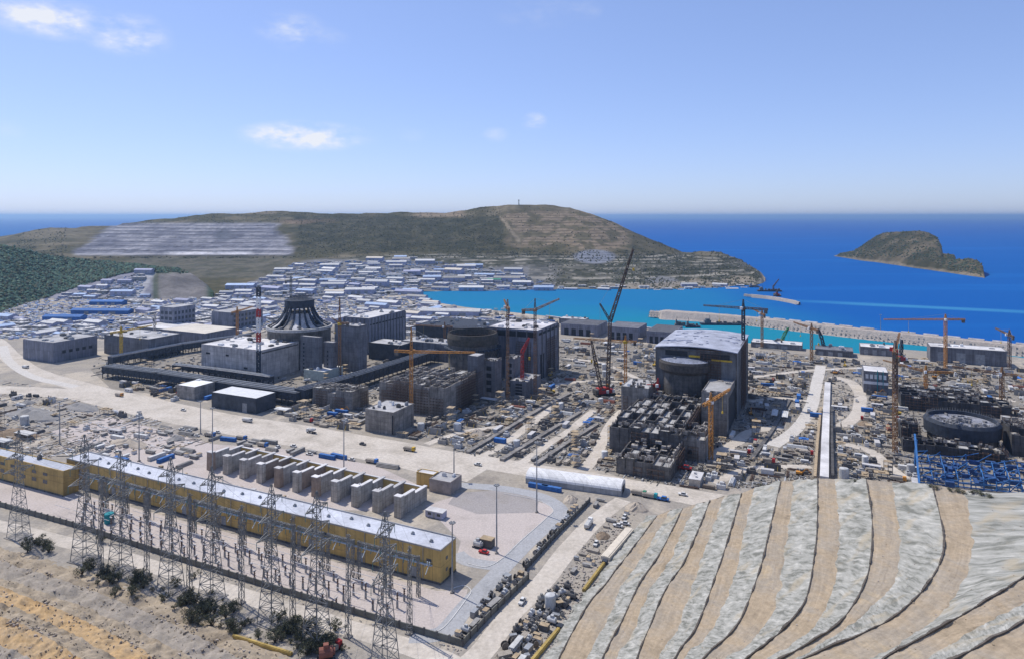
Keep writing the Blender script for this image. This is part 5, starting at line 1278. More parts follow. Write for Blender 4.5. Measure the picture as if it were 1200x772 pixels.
for i,(x,yt,yb) in enumerate(((118,560,672),(172,575,680),(222,578,692),(283,592,706),(343,604,728),(408,626,746),(480,640,742))):
    q=hit(x,yb); h=(yb-yt)*q.y/F
    o=thing('slender_mast','slender lattice mast by the switchyard wall, %s of the row from the left'%(['first','second','third','fourth','fifth','sixth','last'][i]),'mast',tuple(q),ang,'slender masts along the switchyard wall')
    MB().lattice((0,0,0),(0,0,h),1.7,.8,12,.13).build('lattice_body',M_pyl,o); MB().box((0,0,-.3),(2.6,2.6,.8)).build('footing',M_con,o); MB().bar((0,-1.6,h-1),(0,1.6,h-1),.25).build('cross_arm',M_pyl,o)
# conductors drooping from the pylons to the yard gantries
k=0
for o in [x for x in COL.objects if x.name.startswith('lattice_pylon')]:
    s_=o.scale.x
    for z,l in ((33,7.5),(40,6.6),(47,5.6)):
        e_=o.matrix_basis@Vector((0,0,0)); cs,sn=math.cos(o.rotation_euler.z),math.sin(o.rotation_euler.z)
        for sg in (1,-1):
            p=Vector((o.location.x+cs*l*sg*s_,o.location.y+sn*l*sg*s_,o.location.z+(z-1.2)*s_)); tt=(p-A).dot(u); i=max(0,min(12,int(tt/Lw*13))); q=A+u*(Lw*(i+.5)/13)-vv*4+u*sg*4+Vector((0,0,15.5))
            if sg==-1 and z!=40: continue
            b=MB(); pr=p
            for j in range(1,9):
                f=j/8; nx=p.lerp(q,f)-Vector((0,0,4.0*f*(1-f)*4*.5)); b.bar(pr,nx,.05); pr=nx
            tag(b.build('conductor',M_nav),'thin sagging conductor strung from a lattice pylon to the yard gantries','power line','conductors over the switchyard')
# equipment posts
M_por=mat('brown_porcelain',(0.16,0.10,0.075),var=.2,rough=.4,scale=1); 
def post_protos():
    r=[]
    for h,iz in ((2.6,2.6),(3.2,3.4),(2.4,1.8)):
        s=MB().lattice((0,0,0),(0,0,h),.55,.5,3,.12).mesh('support',M_steel); b=MB()
        for k in range(6): b.tube((0,0,h+iz*k/6),(0,0,h+iz*(k+.8)/6),.42 if k%2 else .26,7)
        r.append((s,b.mesh('insulator',M_por),MB().box((0,0,h+iz),(1.7,.35,.4)).mesh('terminal',M_roofp)))
    return r
PP=post_protos(); rn=random.Random(31)
rowsn=['row nearest the ochre hall','second row from the ochre hall','third row from the ochre hall','row nearest the long wall']
for j in range(4):
    n=30
    for i in range(n):
        q=A+u*(Lw*(i+.3)/n)-vv*(9.5+j*5.4)+u*rn.uniform(-.8,.8)
        if rn.random()<.07 or inpoly(600+q.x*F/q.y,HZ+F*H/q.y,[(0,0),(95,0),(95,800),(0,800)]): continue
        o=thing('post_insulator','brown insulator post in the switchyard, %s'%rowsn[j],'insulator post',tuple(q),ang+(1.57 if j%2 else 0),'insulator posts in the switchyard')
        k=PP[(j+i//3)%3]; link('support',k[0],o); link('insulator',k[1],o); link('terminal',k[2],o)
for j,(o1,h) in enumerate(((9.5,6.4),(14.9,7.0),(20.3,4.9))):
    b=MB(); p=A-vv*o1+Vector((0,0,h)); 
    for k in range(14): 
        s=p+u*(Lw*k/14); e=p+u*(Lw*(k+.8)/14); b.tube(s,e,.12,6)
    stuff(tag(b.build('busbar',M_roofp),('aluminium busbar tubes strung over the %s of the switchyard'%rowsn[j]),'busbar','busbars in the switchyard'))
# light masts
def light_mast(label,x,yt,yb,m=None):
    q=hit(x,yb) or P(x,yb,3.0); h=(yb-yt)*q.y/F
    o=thing('light_mast',label,'light mast',tuple(q),0,'tall floodlight masts'); MB().tube((0,0,0),(0,0,h),.42,8,.22).build('pole',m or M_steel,o)
    b=MB(); 
    for i in range(6): a=i*1.047; b.box((1.1*math.cos(a),1.1*math.sin(a),h-.2),(.7,.5,.5),a)
    b.tube((0,0,h-.3),(0,0,h),1.0,8); b.build('lamp_head',M_steel,o); MB().box((0,0,0),(1.6,1.6,.6)).build('base',M_con,o); reserve(q.x,q.y,1,1)
for a in (('tall pole behind the transformer row, near the haul road',403,492,558),('tall pole on the pink pad right of the ochre hall',582,568,648),('tall pole near the left end of the white tunnel shed',629,518,600),('tall pole at the right end wall of the ochre hall',530,612,694),('tall pole on the rear pad near the left of the fire walls',249,478,556),('tall pole beside the haul road above the rear pad',163,482,540),('tall pole between the road and the first fire wall',235,470,508),('pale beacon pole standing on the long breakwater',1032,369,388),('pole by the haul road left of the white tunnel shed',532,520,560),('thin pole in the left storage ground',70,470,520)): light_mast(*a)
# ---------------------------------------------------------------- small movable things: prototypes
C_={'white':(0.62,0.61,0.58),'cream':(0.56,0.50,0.41),'grey':(0.32,0.305,0.28),'blue':(0.05,0.16,0.42),'rust red':(0.26,0.10,0.07),'green':(0.06,0.22,0.13),'dark grey':(0.13,0.125,0.12),'pale grey':(0.50,0.50,0.49),'brown':(0.21,0.175,0.14),'yellow':(0.62,0.40,0.05),'red':(0.45,0.04,0.04),'teal':(0.03,0.30,0.33),'lavender':(0.38,0.39,0.50),'pale blue':(0.42,0.52,0.68),'orange':(0.58,0.26,0.05),'tan':(0.37,0.325,0.265)}
def cm(c): return mat('paint_'+c.replace(' ','_'),C_[c],var=.22,scale=.5,rand=.16)
PROTO={}
def proto(kind,c):
    k=(kind,c)
    if k in PROTO: return PROTO[k]
    m=cm(c); L_=[]
    def add(n,b,mm): L_.append((n,b.mesh(n,mm)))
    rn=random.Random(hash(kind)%1000 if False else sum(map(ord,kind+c)))
    if kind=='container':
        b=MB().box((0,0,.1),(12.1,2.36,2.5))
        for i in range(24):
            for s in (-1,1): b.box((-5.8+i*.504,s*1.2,.25),(.25,.09,2.2))
        for x in (-6.05,6.05):
            for y in (-1.15,1.15): b.box((x,y,0),(.16,.16,2.65))
        add('body',b,m); add('door',MB().box((6.1,-.58,.25),(.08,1.1,2.2)).box((6.1,.58,.25),(.08,1.1,2.2)),m)
        size=(12.2,2.5)
    elif kind=='cabin':
        add('wall',MB().box((0,0,.2),(8,3,2.5)),m); add('roof',MB().box((0,0,2.7),(8.3,3.3,.22)),M_roofp)
        add('window',MB().box((-2,-1.52,1.2),(1.6,.06,1.0)),M_glass); add('window',MB().box((2.2,-1.52,1.2),(1.6,.06,1.0)),M_glass); add('door',MB().box((0,-1.53,.25),(.95,.07,2.0)),M_steel); size=(8.3,3.3)
    elif kind=='shed':
        b=MB().box((0,0,-2.5),(40,15,8.5)); b._add([(-20,-7.5,6),(-20,7.5,6),(-20,0,8.6),(20,-7.5,6),(20,7.5,6),(20,0,8.6)],[(0,2,1),(3,4,5)]); add('wall',b,cm('lavender') if c!='blue' else m)
        b=MB(); 
        for s in (-1,1): b._add([(-20.6,s*8,5.95),(20.6,s*8,5.95),(20.6,0,8.8),(-20.6,0,8.8),(-20.6,s*8,6.2),(20.6,s*8,6.2),(20.6,0,9.05),(-20.6,0,9.05)],[(0,1,2,3),(4,5,6,7),(0,1,5,4),(1,2,6,5),(2,3,7,6),(3,0,4,7)])
        b2=MB(); b2.v=b.v; b2.f=b.f; b2.mi=b.mi; add('roof',b2,m); [add('door',MB().box((k,-7.56,0),(rn.choice((3,4.5)),.15,4.2)),M_steel) for k in (-9,rn.uniform(-2,2),9)]; size=(41,16)
    elif kind=='flat store':
        add('wall',MB().box((0,0,-2),(22,12,6.5)),m); add('roof',MB().box((0,0,4.502),(22.6,12.6,.4)).box((4,2,4.9),(3,2,1.2)).box((-5,-1,4.9),(2,2,.9)),M_roofp); [add('door',MB().box((k,-6.06,0),(3.6,.15,3.4)),M_steel) for k in (-5,4)]; size=(22.6,12.6)
    elif kind=='panel stack':
        b=MB()
        for i in range(5): b.box((rn.uniform(-.3,.3),rn.uniform(-.2,.2),.25+i*.34),(6+rn.uniform(-1,1),2.4+rn.uniform(-.3,.3),.26),rn.uniform(-.05,.05))
        add('panel',b,m); add('bearer',MB().box((-2,0,0),(.25,2.6,.25)).box((2,0,0),(.25,2.6,.25)),M_wood); size=(6.5,2.7)
    elif kind=='pipe bundle':
        b=MB(); 
        for r_,n in ((0,5),(1,4),(2,3)):
            for i in range(n): b.tube((-5.5+rn.uniform(-.4,.4),(i-(n-1)/2)*.72,.4+r_*.62),(5.5+rn.uniform(-.4,.4),(i-(n-1)/2)*.72,.4+r_*.62),.35,8)
        add('pipe',b,m); add('bearer',MB().box((-3,0,0),(.2,4,.12)).box((3,0,0),(.2,4,.12)),M_wood); size=(11.5,3.8)
    elif kind=='rebar bundle':
        b=MB()
        for i in range(16): b.bar((-5.5+rn.uniform(-.6,.6),rn.uniform(-1,1),.2+rn.uniform(0,.7)),(5.5+rn.uniform(-.6,.6),rn.uniform(-1,1),.2+rn.uniform(0,.7)),.16)
        add('bar',b,M_reb); add('bearer',MB().box((-3,0,0),(.25,2.6,.2)).box((3,0,0),(.25,2.6,.2)),M_wood); size=(12,2.4)
    elif kind=='concrete block':
        add('block',MB().box((0,0,-.2),(5,3.2,2.6)).box((.6,.3,2.4),(2.4,1.8,1.2)),m); b=MB(); bristle(b,0,0,2.3,4.4,2.8,22,rn,1.5); add('rebar',b,M_reb); size=(5,3.2)
    elif kind=='wall section':
        b=MB().box((0,0,-.2),(9,.6,4.2)).box((-4.2,2.6,-.2),(.6,4.6,3.4)).box((1.5,1.6,-.2),(.6,2.6,2.6)); add('wall',b,m); b=MB(); bristle(b,0,0,3.9,8.6,.4,18,rn,1.4); add('rebar',b,M_reb); add('prop',MB().bar((2.8,-2.2,0),(2.8,-.3,3),.18).bar((-2.8,-2.2,0),(-2.8,-.3,3),.18),M_yel); size=(9,5.6)
    elif kind=='crate':
        b=MB().box((0,0,.15),(3.0,2.0,1.8))
        for x in (-1.5,0,1.5): b.box((x,0,.1),(.14,2.12,1.95))
        add('body',b,m); add('lid',MB().box((0,0,2.0),(3.15,2.15,.14)),M_wood if c!='grey' else M_steel); size=(3.2,2.2)
    elif kind=='cable drum':
        b=MB().tube((0,-.75,1.2),(0,-.6,1.2),1.2,14).tube((0,.6,1.2),(0,.75,1.2),1.2,14); add('flange',b,m); add('core',MB().tube((0,-.598,1.2),(0,.598,1.2),.85,12),M_blk); size=(2.4,1.6)
    elif kind=='machine part':
        add('casing',MB().tube((-1.2,0,1.25),(1.2,0,1.25),.95,12).tube((1.2,0,1.25),(1.6,0,1.25),.6,10).box((0,0,1.9),(.9,.9,.9)),m); add('skid',MB().box((0,-.7,0),(3.2,.25,.45)).box((0,.7,0),(3.2,.25,.45)).box((-1,0,.1),(.3,1.6,.3)).box((1,0,.1),(.3,1.6,.3)),M_dcl); size=(3.4,2.0)
    elif kind=='tank':
        add('shell',MB().lathe((0,0,0),[(2.6,0),(2.6,5.2),(2.3,5.6),(.01,6.0)],18),m); add('ladder',MB().bar((2.75,-.3,0),(2.75,-.3,5.6),.1).bar((2.75,.3,0),(2.75,.3,5.6),.1),M_steel); size=(5.3,5.3)
    elif kind=='scaffold tower':
        add('frame',scaffold(MB(),0,0,0,5,5,11),m); [add('deck',MB().box((0,0,z),(5,5,.12)),M_wood) for z in (2.2,6.6,11)]; size=(5.2,5.2)
    elif kind=='formwork table':
        add('deck',MB().box((0,0,3),(7,4,.3)).box((0,0,3.3),(3,2,.5)),M_wood if c!='blue' else m); b=MB()
        for x in (-3,0,3):
            for y in (-1.7,1.7): b.bar((x,y,0),(x,y,3),.16)
            b.bar((x,-1.7,.3),(x,1.7,2.8),.12)
        add('prop',b,m); size=(7.2,4.2)
    elif kind=='truck':
        add('cab',MB().box((3.2,0,.9),(2.0,2.4,2.3),0,.9),m); add('body',MB().box((-1.2,0,.95),(6.6,2.45,1.5)).box((-1.2,0,2.45),(6.2,2.2,.35),0,.8),cm('tan') if c!='white' else m)
        add('windscreen',MB().box((4.15,0,2.0),(.1,2.0,.8)),M_glass)
        for x in (3.0,-1.8,-3.4):
            for y in (-1.05,1.05): add('wheel',MB().tube((x,y-.18,.5),(x,y+.18,.5),.5,10),M_blk)
        size=(9,2.6)
    elif kind=='mixer truck':
        add('cab',MB().box((3.2,0,.9),(1.9,2.4,2.2),0,.9),m); add('drum',MB().tube((2.0,0,2.2),(-1.0,0,2.7),.8,12,1.35).tube((-1.0,0,2.7),(-3.8,0,3.2),1.35,12,.6),cm('white' if c!='white' else 'pale grey')); add('chassis',MB().box((0,0,.75),(8.2,1.2,.4)),M_dcl)
        for x in (3.0,-1.8,-3.2):
            for y in (-1.05,1.05): add('wheel',MB().tube((x,y-.18,.5),(x,y+.18,.5),.5,10),M_blk)
        size=(9,2.6)
    elif kind=='pickup':
        add('body',MB().box((0,0,.5),(5.0,1.85,.65)),m); add('cab',MB().box((.4,0,1.15),(2.4,1.75,.75),0,.78),M_glass); add('roof',MB().box((.4,0,1.9),(1.8,1.35,.06)),m)
        for x in (1.6,-1.6):
            for y in (-.85,.85): add('wheel',MB().tube((x,y-.13,.38),(x,y+.13,.38),.38,10),M_blk)
        size=(5.2,2.0)
    elif kind=='excavator':
        for y in (-1.25,1.25): add('track',MB().box((0,y,0),(4.2,.7,.95),0,.9),M_blk)
        add('body',MB().box((-.4,0,1.0),(3.6,2.6,1.3)),m); add('cab',MB().box((.9,.75,2.3),(1.5,1.1,1.1),0,.85),M_glass)
        add('boom',MB().bar((1.3,-.2,1.9),(4.0,-.2,5.0),.55,.45).bar((4.0,-.2,5.0),(6.4,-.2,2.6),.42,.3),m); add('bucket',MB().box((6.4,-.2,1.6),(1.0,1.1,1.0),0,.7),M_dcl); size=(8.5,3.0)
    elif kind=='mobile crane':
        add('chassis',MB().box((0,0,.7),(11,2.6,1.1)).box((5.2,0,1.0),(1.8,2.5,1.3)),m); add('cab',MB().box((-.8,.7,1.8),(2,1.2,1.6)),M_glass); add('counterweight',MB().box((-3.6,0,1.8),(1.6,2.4,1.4)),M_dcl)
        add('boom',MB().bar((-2.2,0,2.6),(9,0,17),.9,.7).bar((9,0,17),(14,0,23.4),.55,.4),m)
        for x in (4.2,2.4,-2.4,-4.2):
            for y in (-1.1,1.1): add('wheel',MB().tube((x,y-.2,.62),(x,y+.2,.62),.62,10),M_blk)
        size=(12,3)
    elif kind=='canopy':
        add('roof',MB().box((0,0,3.4),(14,6.4,.25)).box((0,0,3.65),(14,3.2,.25)),m); b=MB()
        for x in (-6.6,-2.2,2.2,6.6):
            for y in (-2.9,2.9): b.bar((x,y,0),(x,y,3.4),.2)
        add('post',b,M_steel); add('stores',MB().box((-4,0,0),(4,3,1.6)).box((1.5,.5,0),(3.2,2.4,2.1)).box((5,-.5,0),(2,3,1.2)),cm('grey')); size=(14.2,6.6)
    elif kind=='spoil heap':
        b=MB(); n=18; vs=[]
        for r,z in ((6,-.3),(5,.7),(3.4,1.9),(1.6,2.9)):
            for i in range(n): a=6.283*i/n; k=1+.25*fbm(math.cos(a)*1.3,math.sin(a)*1.3,r*.2+len(c)); vs.append((r*k*math.cos(a)*1.3,r*k*math.sin(a),z*(.8+.4*rn.random())))
        vs.append((0,0,3.2)); fs=[(k*n+i,k*n+(i+1)%n,(k+1)*n+(i+1)%n,(k+1)*n+i) for k in range(3) for i in range(n)]+[(3*n+i,3*n+(i+1)%n,4*n) for i in range(n)]
        b._add(vs,fs); add('heap',b,M_dirtheap[c]); size=(13,10)
    elif kind=='timber stack':
        b=MB()
        for i in range(4):
            for j in range(5): b.box((rn.uniform(-.2,.2),(j-2)*.5,.15+i*.34),(5.6,.42,.28))
        add('plank',b,m); add('bearer',MB().box((-1.8,0,0),(.2,2.6,.15)).box((1.8,0,0),(.2,2.6,.15)),M_wood); size=(5.8,2.7)
    PROTO[k]=(L_,size); return PROTO[k]
M_dirtheap={'tan':ground_mat('heap_tan',[(0.40,0.34,0.27),(0.52,0.45,0.36)],scale=.2,bump=.3,fine=1.5),'grey':ground_mat('heap_grey',[(0.24,0.23,0.22),(0.36,0.34,0.31)],scale=.2,bump=.3,fine=1.5),'brown':ground_mat('heap_brown',[(0.20,0.15,0.11),(0.34,0.26,0.18)],scale=.2,bump=.3,fine=1.5)}
ONE={'spoil heap'}
NAMES={'container':('shipping_container','shipping container','shipping containers'),'cabin':('site_cabin','site cabin','site cabins'),'shed':('gable_shed','gabled shed','gabled sheds beyond the plant'),'flat store':('flat_store','flat-roofed store','flat-roofed stores'),'panel stack':('panel_stack','stack of panels','stacks of panels'),'pipe bundle':('pipe_bundle','bundle of pipes','bundles of pipes'),'rebar bundle':('rebar_bundle','bundle of bars','bundles of reinforcing bars'),'concrete block':('concrete_block','barred concrete block','cast concrete blocks'),'wall section':('wall_section','concrete wall corner','unfinished wall corners'),'crate':('crate','lidded crate','crates in the storage yards'),'cable drum':('cable_drum','cable drum','cable drums'),'machine part':('machine_part','machine part','machine parts on skids'),'tank':('storage_tank','upright storage tank','storage tanks'),'scaffold tower':('scaffold_tower','scaffold tower','scaffold towers'),'formwork table':('formwork_table','formwork table','formwork tables'),'truck':('truck','tipper truck','trucks'),'mixer truck':('mixer_truck','concrete mixer truck','concrete mixers'),'pickup':('pickup','pickup','pickups'),'excavator':('excavator','excavator','excavators'),'mobile crane':('mobile_crane','mobile crane','mobile cranes'),'canopy':('canopy','store canopy','store canopies'),'spoil heap':('spoil_heap','heap of spoil','spoil heaps'),'timber stack':('timber_stack','stack of timber','timber stacks')}
PLACED={}; COUNT={}
def place(kind,c,x,y,z,rz,zone,scale=1.0,pos='',label=None,res=True,full=True):
    parts,size=proto(kind,c); nm,lb,gp=NAMES[kind]
    COUNT[kind]=COUNT.get(kind,0)+1
    s=scale if isinstance(scale,tuple) else (scale,)*3
    lab=label or ' '.join(('%s %s %s'%(c,lb,zone)).split()[:16])
    if len(parts)==1:
        o=thing(nm,lab,kind,(x,y,z),rz,gp,parts[0][1])
    else:
        o=thing(nm,lab,kind,(x,y,z),rz,gp)
        cabo=None
        for n,me in parts: 
            q=link(n,me,cabo if (n=='windscreen' and cabo) else o)
            if n=='cab': cabo=q
            if n in('rebar','bar'): q['kind']='stuff'
    o.scale=s
    if res: reserve(x,y,size[0]*s[0]/2,size[1]*s[1]/2,rz)
    return o
def zone(phrase,poly,kinds,n,seed,z=0.0,surf=None,rots=None,gap=.6,near=None,sc=(.85,1.15),maxy=None,tries=None):
    """fill a pixel polygon of ground with things; phrase names the place, quarter words tell them apart"""
    rn=random.Random(seed); xs=[p[0] for p in poly]; ys=[p[1] for p in poly]
    ks=[k for k in kinds for _ in range(kinds[k][0])]; done=0; t=0
    xm,xM,ym,yM=min(xs),max(xs),min(ys),max(ys)
    while done<n and t<(tries or n*14):
        t+=1; x=rn.uniform(xm,xM); y=rn.uniform(ym,yM)
        if not inpoly(x,y,poly): continue
        if surf: 
            q=surf(x,y)
            if not q: continue
        else: q=P(x,y,z)
        k=rn.choice(ks); c=rn.choice(kinds[k][1]); 
        if COUNT.get(k,0)>=295: continue
        sz=proto(k,c)[1]; s=rn.uniform(*sc); s3=(s*rn.uniform(.8,1.25),s*rn.uniform(.85,1.15),s*rn.uniform(.9,1.15))
        if k in('container','truck','pickup','mixer truck','excavator','mobile crane','cabin'): s3=(1,1,1) if k!='cabin' else (rn.uniform(.8,1.5),1,rn.choice((1,1,1.0)))
        rz=rn.choice(rots or (TH,TH,TH,TH+math.pi/2,TH+math.pi/2,TH+math.pi))+rn.gauss(0,.05)
        hx,hy=sz[0]*s3[0]/2,sz[1]*s3[1]/2; step=max(1.0,min(hx,hy)); ok=True; cs,sn=math.cos(rz),math.sin(rz)
        m=max(1,int(hx/step))
        for i in range(-m,m+1):
            f=i/m*(hx-min(hx,hy)) if m else 0
            X=q.x+cs*f; Y=q.y+sn*f
            if not free(X,Y,min(hx,hy)+gap) or (z==0.0 and not surf and on_road(X,Y,min(hx,hy)*.8)): ok=False;break
        if not ok: continue
        wx='left' if x<xm+(xM-xm)/3 else ('right' if x>xm+2*(xM-xm)/3 else 'centre'); wy='far' if y<ym+(yM-ym)/3 else ('near' if y>ym+2*(yM-ym)/3 else 'middle')
        pos={'near':'near ','far':'far ','middle':'mid '}[wy]+wx
        place(k,c,q.x,q.y,q.z,rz,'%s, %s'%(phrase,pos),s3); done+=1
    return done
M_duct=mat('dull_ochre_paint',(0.42,0.30,0.09),var=.35,scale=.4)
al0=math.atan2((P(619,678)-P(542,757)).y,(P(619,678)-P(542,757)).x)
# ---------------------------------------------------------------- filling the site
G3=['grey','pale grey','dark grey']; 
SITE={'panel stack':(8,['grey','tan','pale grey','dark grey','tan','brown']),'rebar bundle':(8,['brown']),'concrete block':(7,G3),'wall section':(6,G3),'pipe bundle':(4,['grey','pale grey','rust red','dark grey']),'formwork table':(5,['grey','tan','yellow','dark grey','blue']),'timber stack':(5,['tan','brown']),'container':(5,['white','blue','grey','cream','grey','white']),'cabin':(2,['white','pale grey']),'scaffold tower':(3,['grey','dark grey','brown']),'canopy':(1,['white','pale grey']),'truck':(1,['white','red','orange']),'pickup':(1,['white','pale grey']),'mixer truck':(1,['white']),'excavator':(1,['yellow','orange']),'spoil heap':(2,['tan','grey','brown']),'tank':(1,['white','pale grey'])}
ROWS={'container':(6,['white','white','grey','pale grey','blue','cream','lavender']),'flat store':(3,['grey','lavender','pale grey','white']),'canopy':(2,['white','pale grey']),'cabin':(3,['white','pale grey'])}
def has(d,**k): e=dict(d); e.update(k); return e
# belongings with a place of their own
place('container','blue',*P(631,571.5,0),TH,'',label='blue shipping container at the left end of the white tunnel shed'); 
place('container','blue',*P(646,574.5,0),TH,'',label='bright blue shipping container leaning on the white tunnel shed flank')
place('truck','green',*P(749,580,0),TH,'',label='green truck right of the white tunnel shed'); place('truck','teal',*P(762,583,0),TH,'',label='teal truck behind the green one, right of the tunnel shed'); place('pickup','blue',*P(777,586,0),TH,'',label='deep blue pickup at the top of the terraced slope',scale=1.3)
place('flat store','cream',*P(816,565,0),TH+1.57,'',scale=(.6,.55,.9),label='cream-roofed hut below the ochre crane, at the head of the terraces')
place('cabin','lavender',*P(511,605,0),TH,'',scale=(1.3,1.6,1.3),label='blue-grey cabin on the pink pad behind the ochre hall end')
place('truck','blue',*P(567,638,0),TH,'',label='blue truck with dark load on the corner of the pink pad'); place('crate','dark grey',*P(571,640,0),TH,'',scale=2,label='dark crate beside the blue truck on the pink pad'); place('machine part','pale grey',*P(560,641,0),TH,'',scale=1.6,label='pale machine part left of the blue truck on the pink pad')
place('truck','red',*P(389,765,0),1.0,'',label='red truck behind the shrubs at the bottom edge')
place('machine part','rust red',*P(382,772,0),.3,'',scale=2,label='rust red machine part beside the red truck at the bottom edge')
place('truck','red',*P(872,531,0),TH,'',label='red truck on the track right of the ochre crane'); place('pickup','red',*P(803,550,0),TH,'',label='red pickup between the low foundation bays and the cream hut',scale=1.6)
place('pickup','red',*P(567,648,0),TH,'',label='red pickup at the kerb of the pink pad'); place('tank','teal',*P(128,612,0),0,'',scale=.9,label='teal tank in the switchyard between two pylons')
place('canopy','white',*P(908,488,0),1.15,'',scale=(1.3,.7,1),label='left one of two slanting white canopies by the service road'); place('canopy','white',*P(920,490,0),1.15,'',scale=(1.3,.7,1),label='right one of two slanting white canopies by the service road')
for x,y,l in ((934,473,'blue container left of the service road, nearer one'),(936,466,'blue container left of the service road, farther one'),(956,488,'blue container between the service road and the culvert'),(1016,482,'blue container right of the curved track'),(941,439,'blue container at the far end of the service road'),(1160,468,'blue container right of the dark bays behind the wide drum'),(1066,432,'pale-lit blue container behind the rust-brown crane'),(747,427,'blue container behind the plain left-hand box'),(586,518,'blue container in the yard below the second compartment block'),(390,487,'blue container by the cube pair on the haul road'),(245,467,'blue container beside the white-roofed low store')): place('container','blue',*P(x,y,0),TH+rng.choice((0,1.57)),'',label=l,scale=(.7,1.3,1.2))
def long_box(name,label,cat,a,b_,w,h,m,endm=None,z=0):
    p,q=hit(*a),hit(*b_); t=q-p; c=(p+q)/2; an=math.atan2(t.y,t.x); o=thing(name,label,cat,tuple(c),an); L_=t.length; e=(q.z-p.z)/2
    b=MB(); b.box((0,0,-.3),(L_,w,h+.3)); b.box((0,0,h+.002),(L_*.99,w*.7,.25)); b.build('casing',m,o)
    if endm: MB().box((L_/2+1,0,-.3),(2.4,w*1.5,h*1.5+.3)).build('end_box',endm,o)
    reserve(c.x,c.y,L_/2+1,w/2+.5,an)
long_box('pipe_duct','ochre covered duct with a dark end box below the cream duct','duct',(684,693),(708,661),1.5,1.1,M_duct,M_nav)
long_box('pipe_duct','ochre covered duct with a dark end box at the bottom edge, centre','duct',(622,778),(655,738),1.5,1.1,M_duct,M_nav)
long_box('pipe_duct','long cream-topped duct beside the terraces','duct',(709,656),(738,622),4.2,1.6,mat('cream_cover',(0.62,0.55,0.44),var=.15))
long_box('pipe_duct','ochre duct among shrubs at the bottom left','duct',(273,744),(342,768),1.1,.7,M_duct)
for x,y,k,c,l in ((30,431,'truck','white','white tipper on the pale loop of the haul road'),(140,464,'truck','orange','orange tipper on the haul road below the left workshops'),(215,481,'pickup','white','white pickup on the haul road below the grey low store'),(290,494,'truck','white','white tipper on the haul road before the black-walled store'),(365,507,'mixer truck','white','white mixer on the haul road left of the cube pair'),(425,521,'pickup','dark grey','dark pickup on the haul road before the cube pair'),(480,528,'truck','yellow','yellow tipper on the haul road right of the cube pair'),(560,545,'pickup','white','white pickup on the haul road left of the tunnel shed'),(690,562,'truck','orange','orange tipper on the haul road beyond the tunnel shed'),(800,580,'pickup','white','white pickup on the haul road at the head of the terraces'),(690,616,'truck','white','white tipper on the dirt road above the cream duct'),(612,706,'pickup','white','white pickup on the dirt road beside the corner wall'),(948,482,'truck','white','white truck on the service road'),(1004,470,'pickup','white','white pickup on the curved track')):
    q=P(x,y,0.05); place(k,c,q.x,q.y,.05,TH+(3.14 if x%2 else 0) if x<820 and y<600 else al0+.1,'',label=l)
# storage yards
rC={'crate':(6,['brown','grey','tan','pale grey']),'machine part':(4,['grey','pale grey','dark grey']),'cable drum':(3,['brown','tan','grey']),'pipe bundle':(1,['grey']),'panel stack':(2,['grey','tan'])}
al=math.atan2(*(lambda t:(t.y,t.x))(P(619,678)-P(542,757)))
zone('in the yard by the corner wall',[(522,741),(550,712),(606,668),(617,677),(575,716),(545,751)],rC,110,101,rots=(al,al+1.57),gap=.12,sc=(.7,1.15))
zone('in the parts yard below the tunnel shed',[(613,664),(640,632),(676,592),(688,590),(650,628),(618,666)],{'machine part':(6,['grey','pale grey','dark grey']),'cable drum':(2,['grey','tan']),'crate':(3,['grey','pale grey'])},75,102,rots=(al,al+1.57),gap=.12,sc=(.7,1.1))
zone('right of the near dirt road',[(572,785),(604,732),(645,690),(668,688),(672,706),(645,738),(612,790)],{'crate':(4,['white','grey','dark grey','pale grey','brown']),'machine part':(5,['dark grey','grey','pale grey']),'cable drum':(2,['brown','grey']),'timber stack':(1,['tan']),'panel stack':(2,['white','grey']),'tank':(1,['pale grey'])},120,103,rots=(al,al+1.57,.3),gap=.15,sc=(.7,1.2))
zone('beside the upper dirt road',[(655,668),(690,620),(715,600),(760,592),(735,615),(700,655),(675,690)],{'spoil heap':(3,['tan','brown']),'crate':(1,['grey','white']),'panel stack':(1,['grey']),'pickup':(1,['white']),'timber stack':(2,['tan'])},20,104,sc=(.6,1))
zone('on the ground above the cream duct',[(640,575),(700,585),(735,592),(690,600),(660,600)],{'spoil heap':(2,['tan']),'excavator':(1,['yellow']),'panel stack':(1,['grey'])},6,105,sc=(.7,1))
# main site zones
zone('between second and third reactors',[(490,500),(560,468),(640,452),(700,462),(745,478),(712,500),(690,548),(600,538),(520,522),(470,512)],SITE,230,110,gap=.3)
zone('along the far side of the haul road',[(545,531),(690,549),(690,556),(560,540),(520,532)],ROWS,22,111,rots=(TH,TH,TH+.03))
zone("behind the third reactor's boxes",[(655,398),(770,405),(765,455),(700,455),(655,450),(660,420)],SITE,115,112,gap=.25)
zone('right of the arched hall',[(876,414),(1005,424),(1010,440),(960,452),(935,500),(885,505),(876,480)],SITE,150,113,gap=.25)
zone('between ochre crane and terraces',[(835,545),(880,512),(955,500),(958,558),(880,560),(840,575),(800,570)],has(SITE,truck=(2,['white','red'])),105,114,gap=.25)
zone('around the culvert',[(978,470),(1010,465),(1060,440),(1050,545),(1060,566),(980,560)],SITE,115,115,gap=.25)
zone('behind the wide right-hand drum',[(1055,418),(1200,436),(1210,472),(1060,462)],SITE,120,116,gap=.25)
zone('right of the blue steel frames',[(1160,478),(1230,478),(1230,545),(1190,545)],SITE,40,117,gap=.25)
zone('at the foot of the blue steel frames',[(1035,535),(1070,540),(1075,572),(1040,565)],SITE,30,118,gap=.25,sc=(.6,.9))
zone('by the third reactor foundations',[(700,545),(716,505),(725,492),(712,548)],SITE,24,119,gap=.2,sc=(.5,.9))
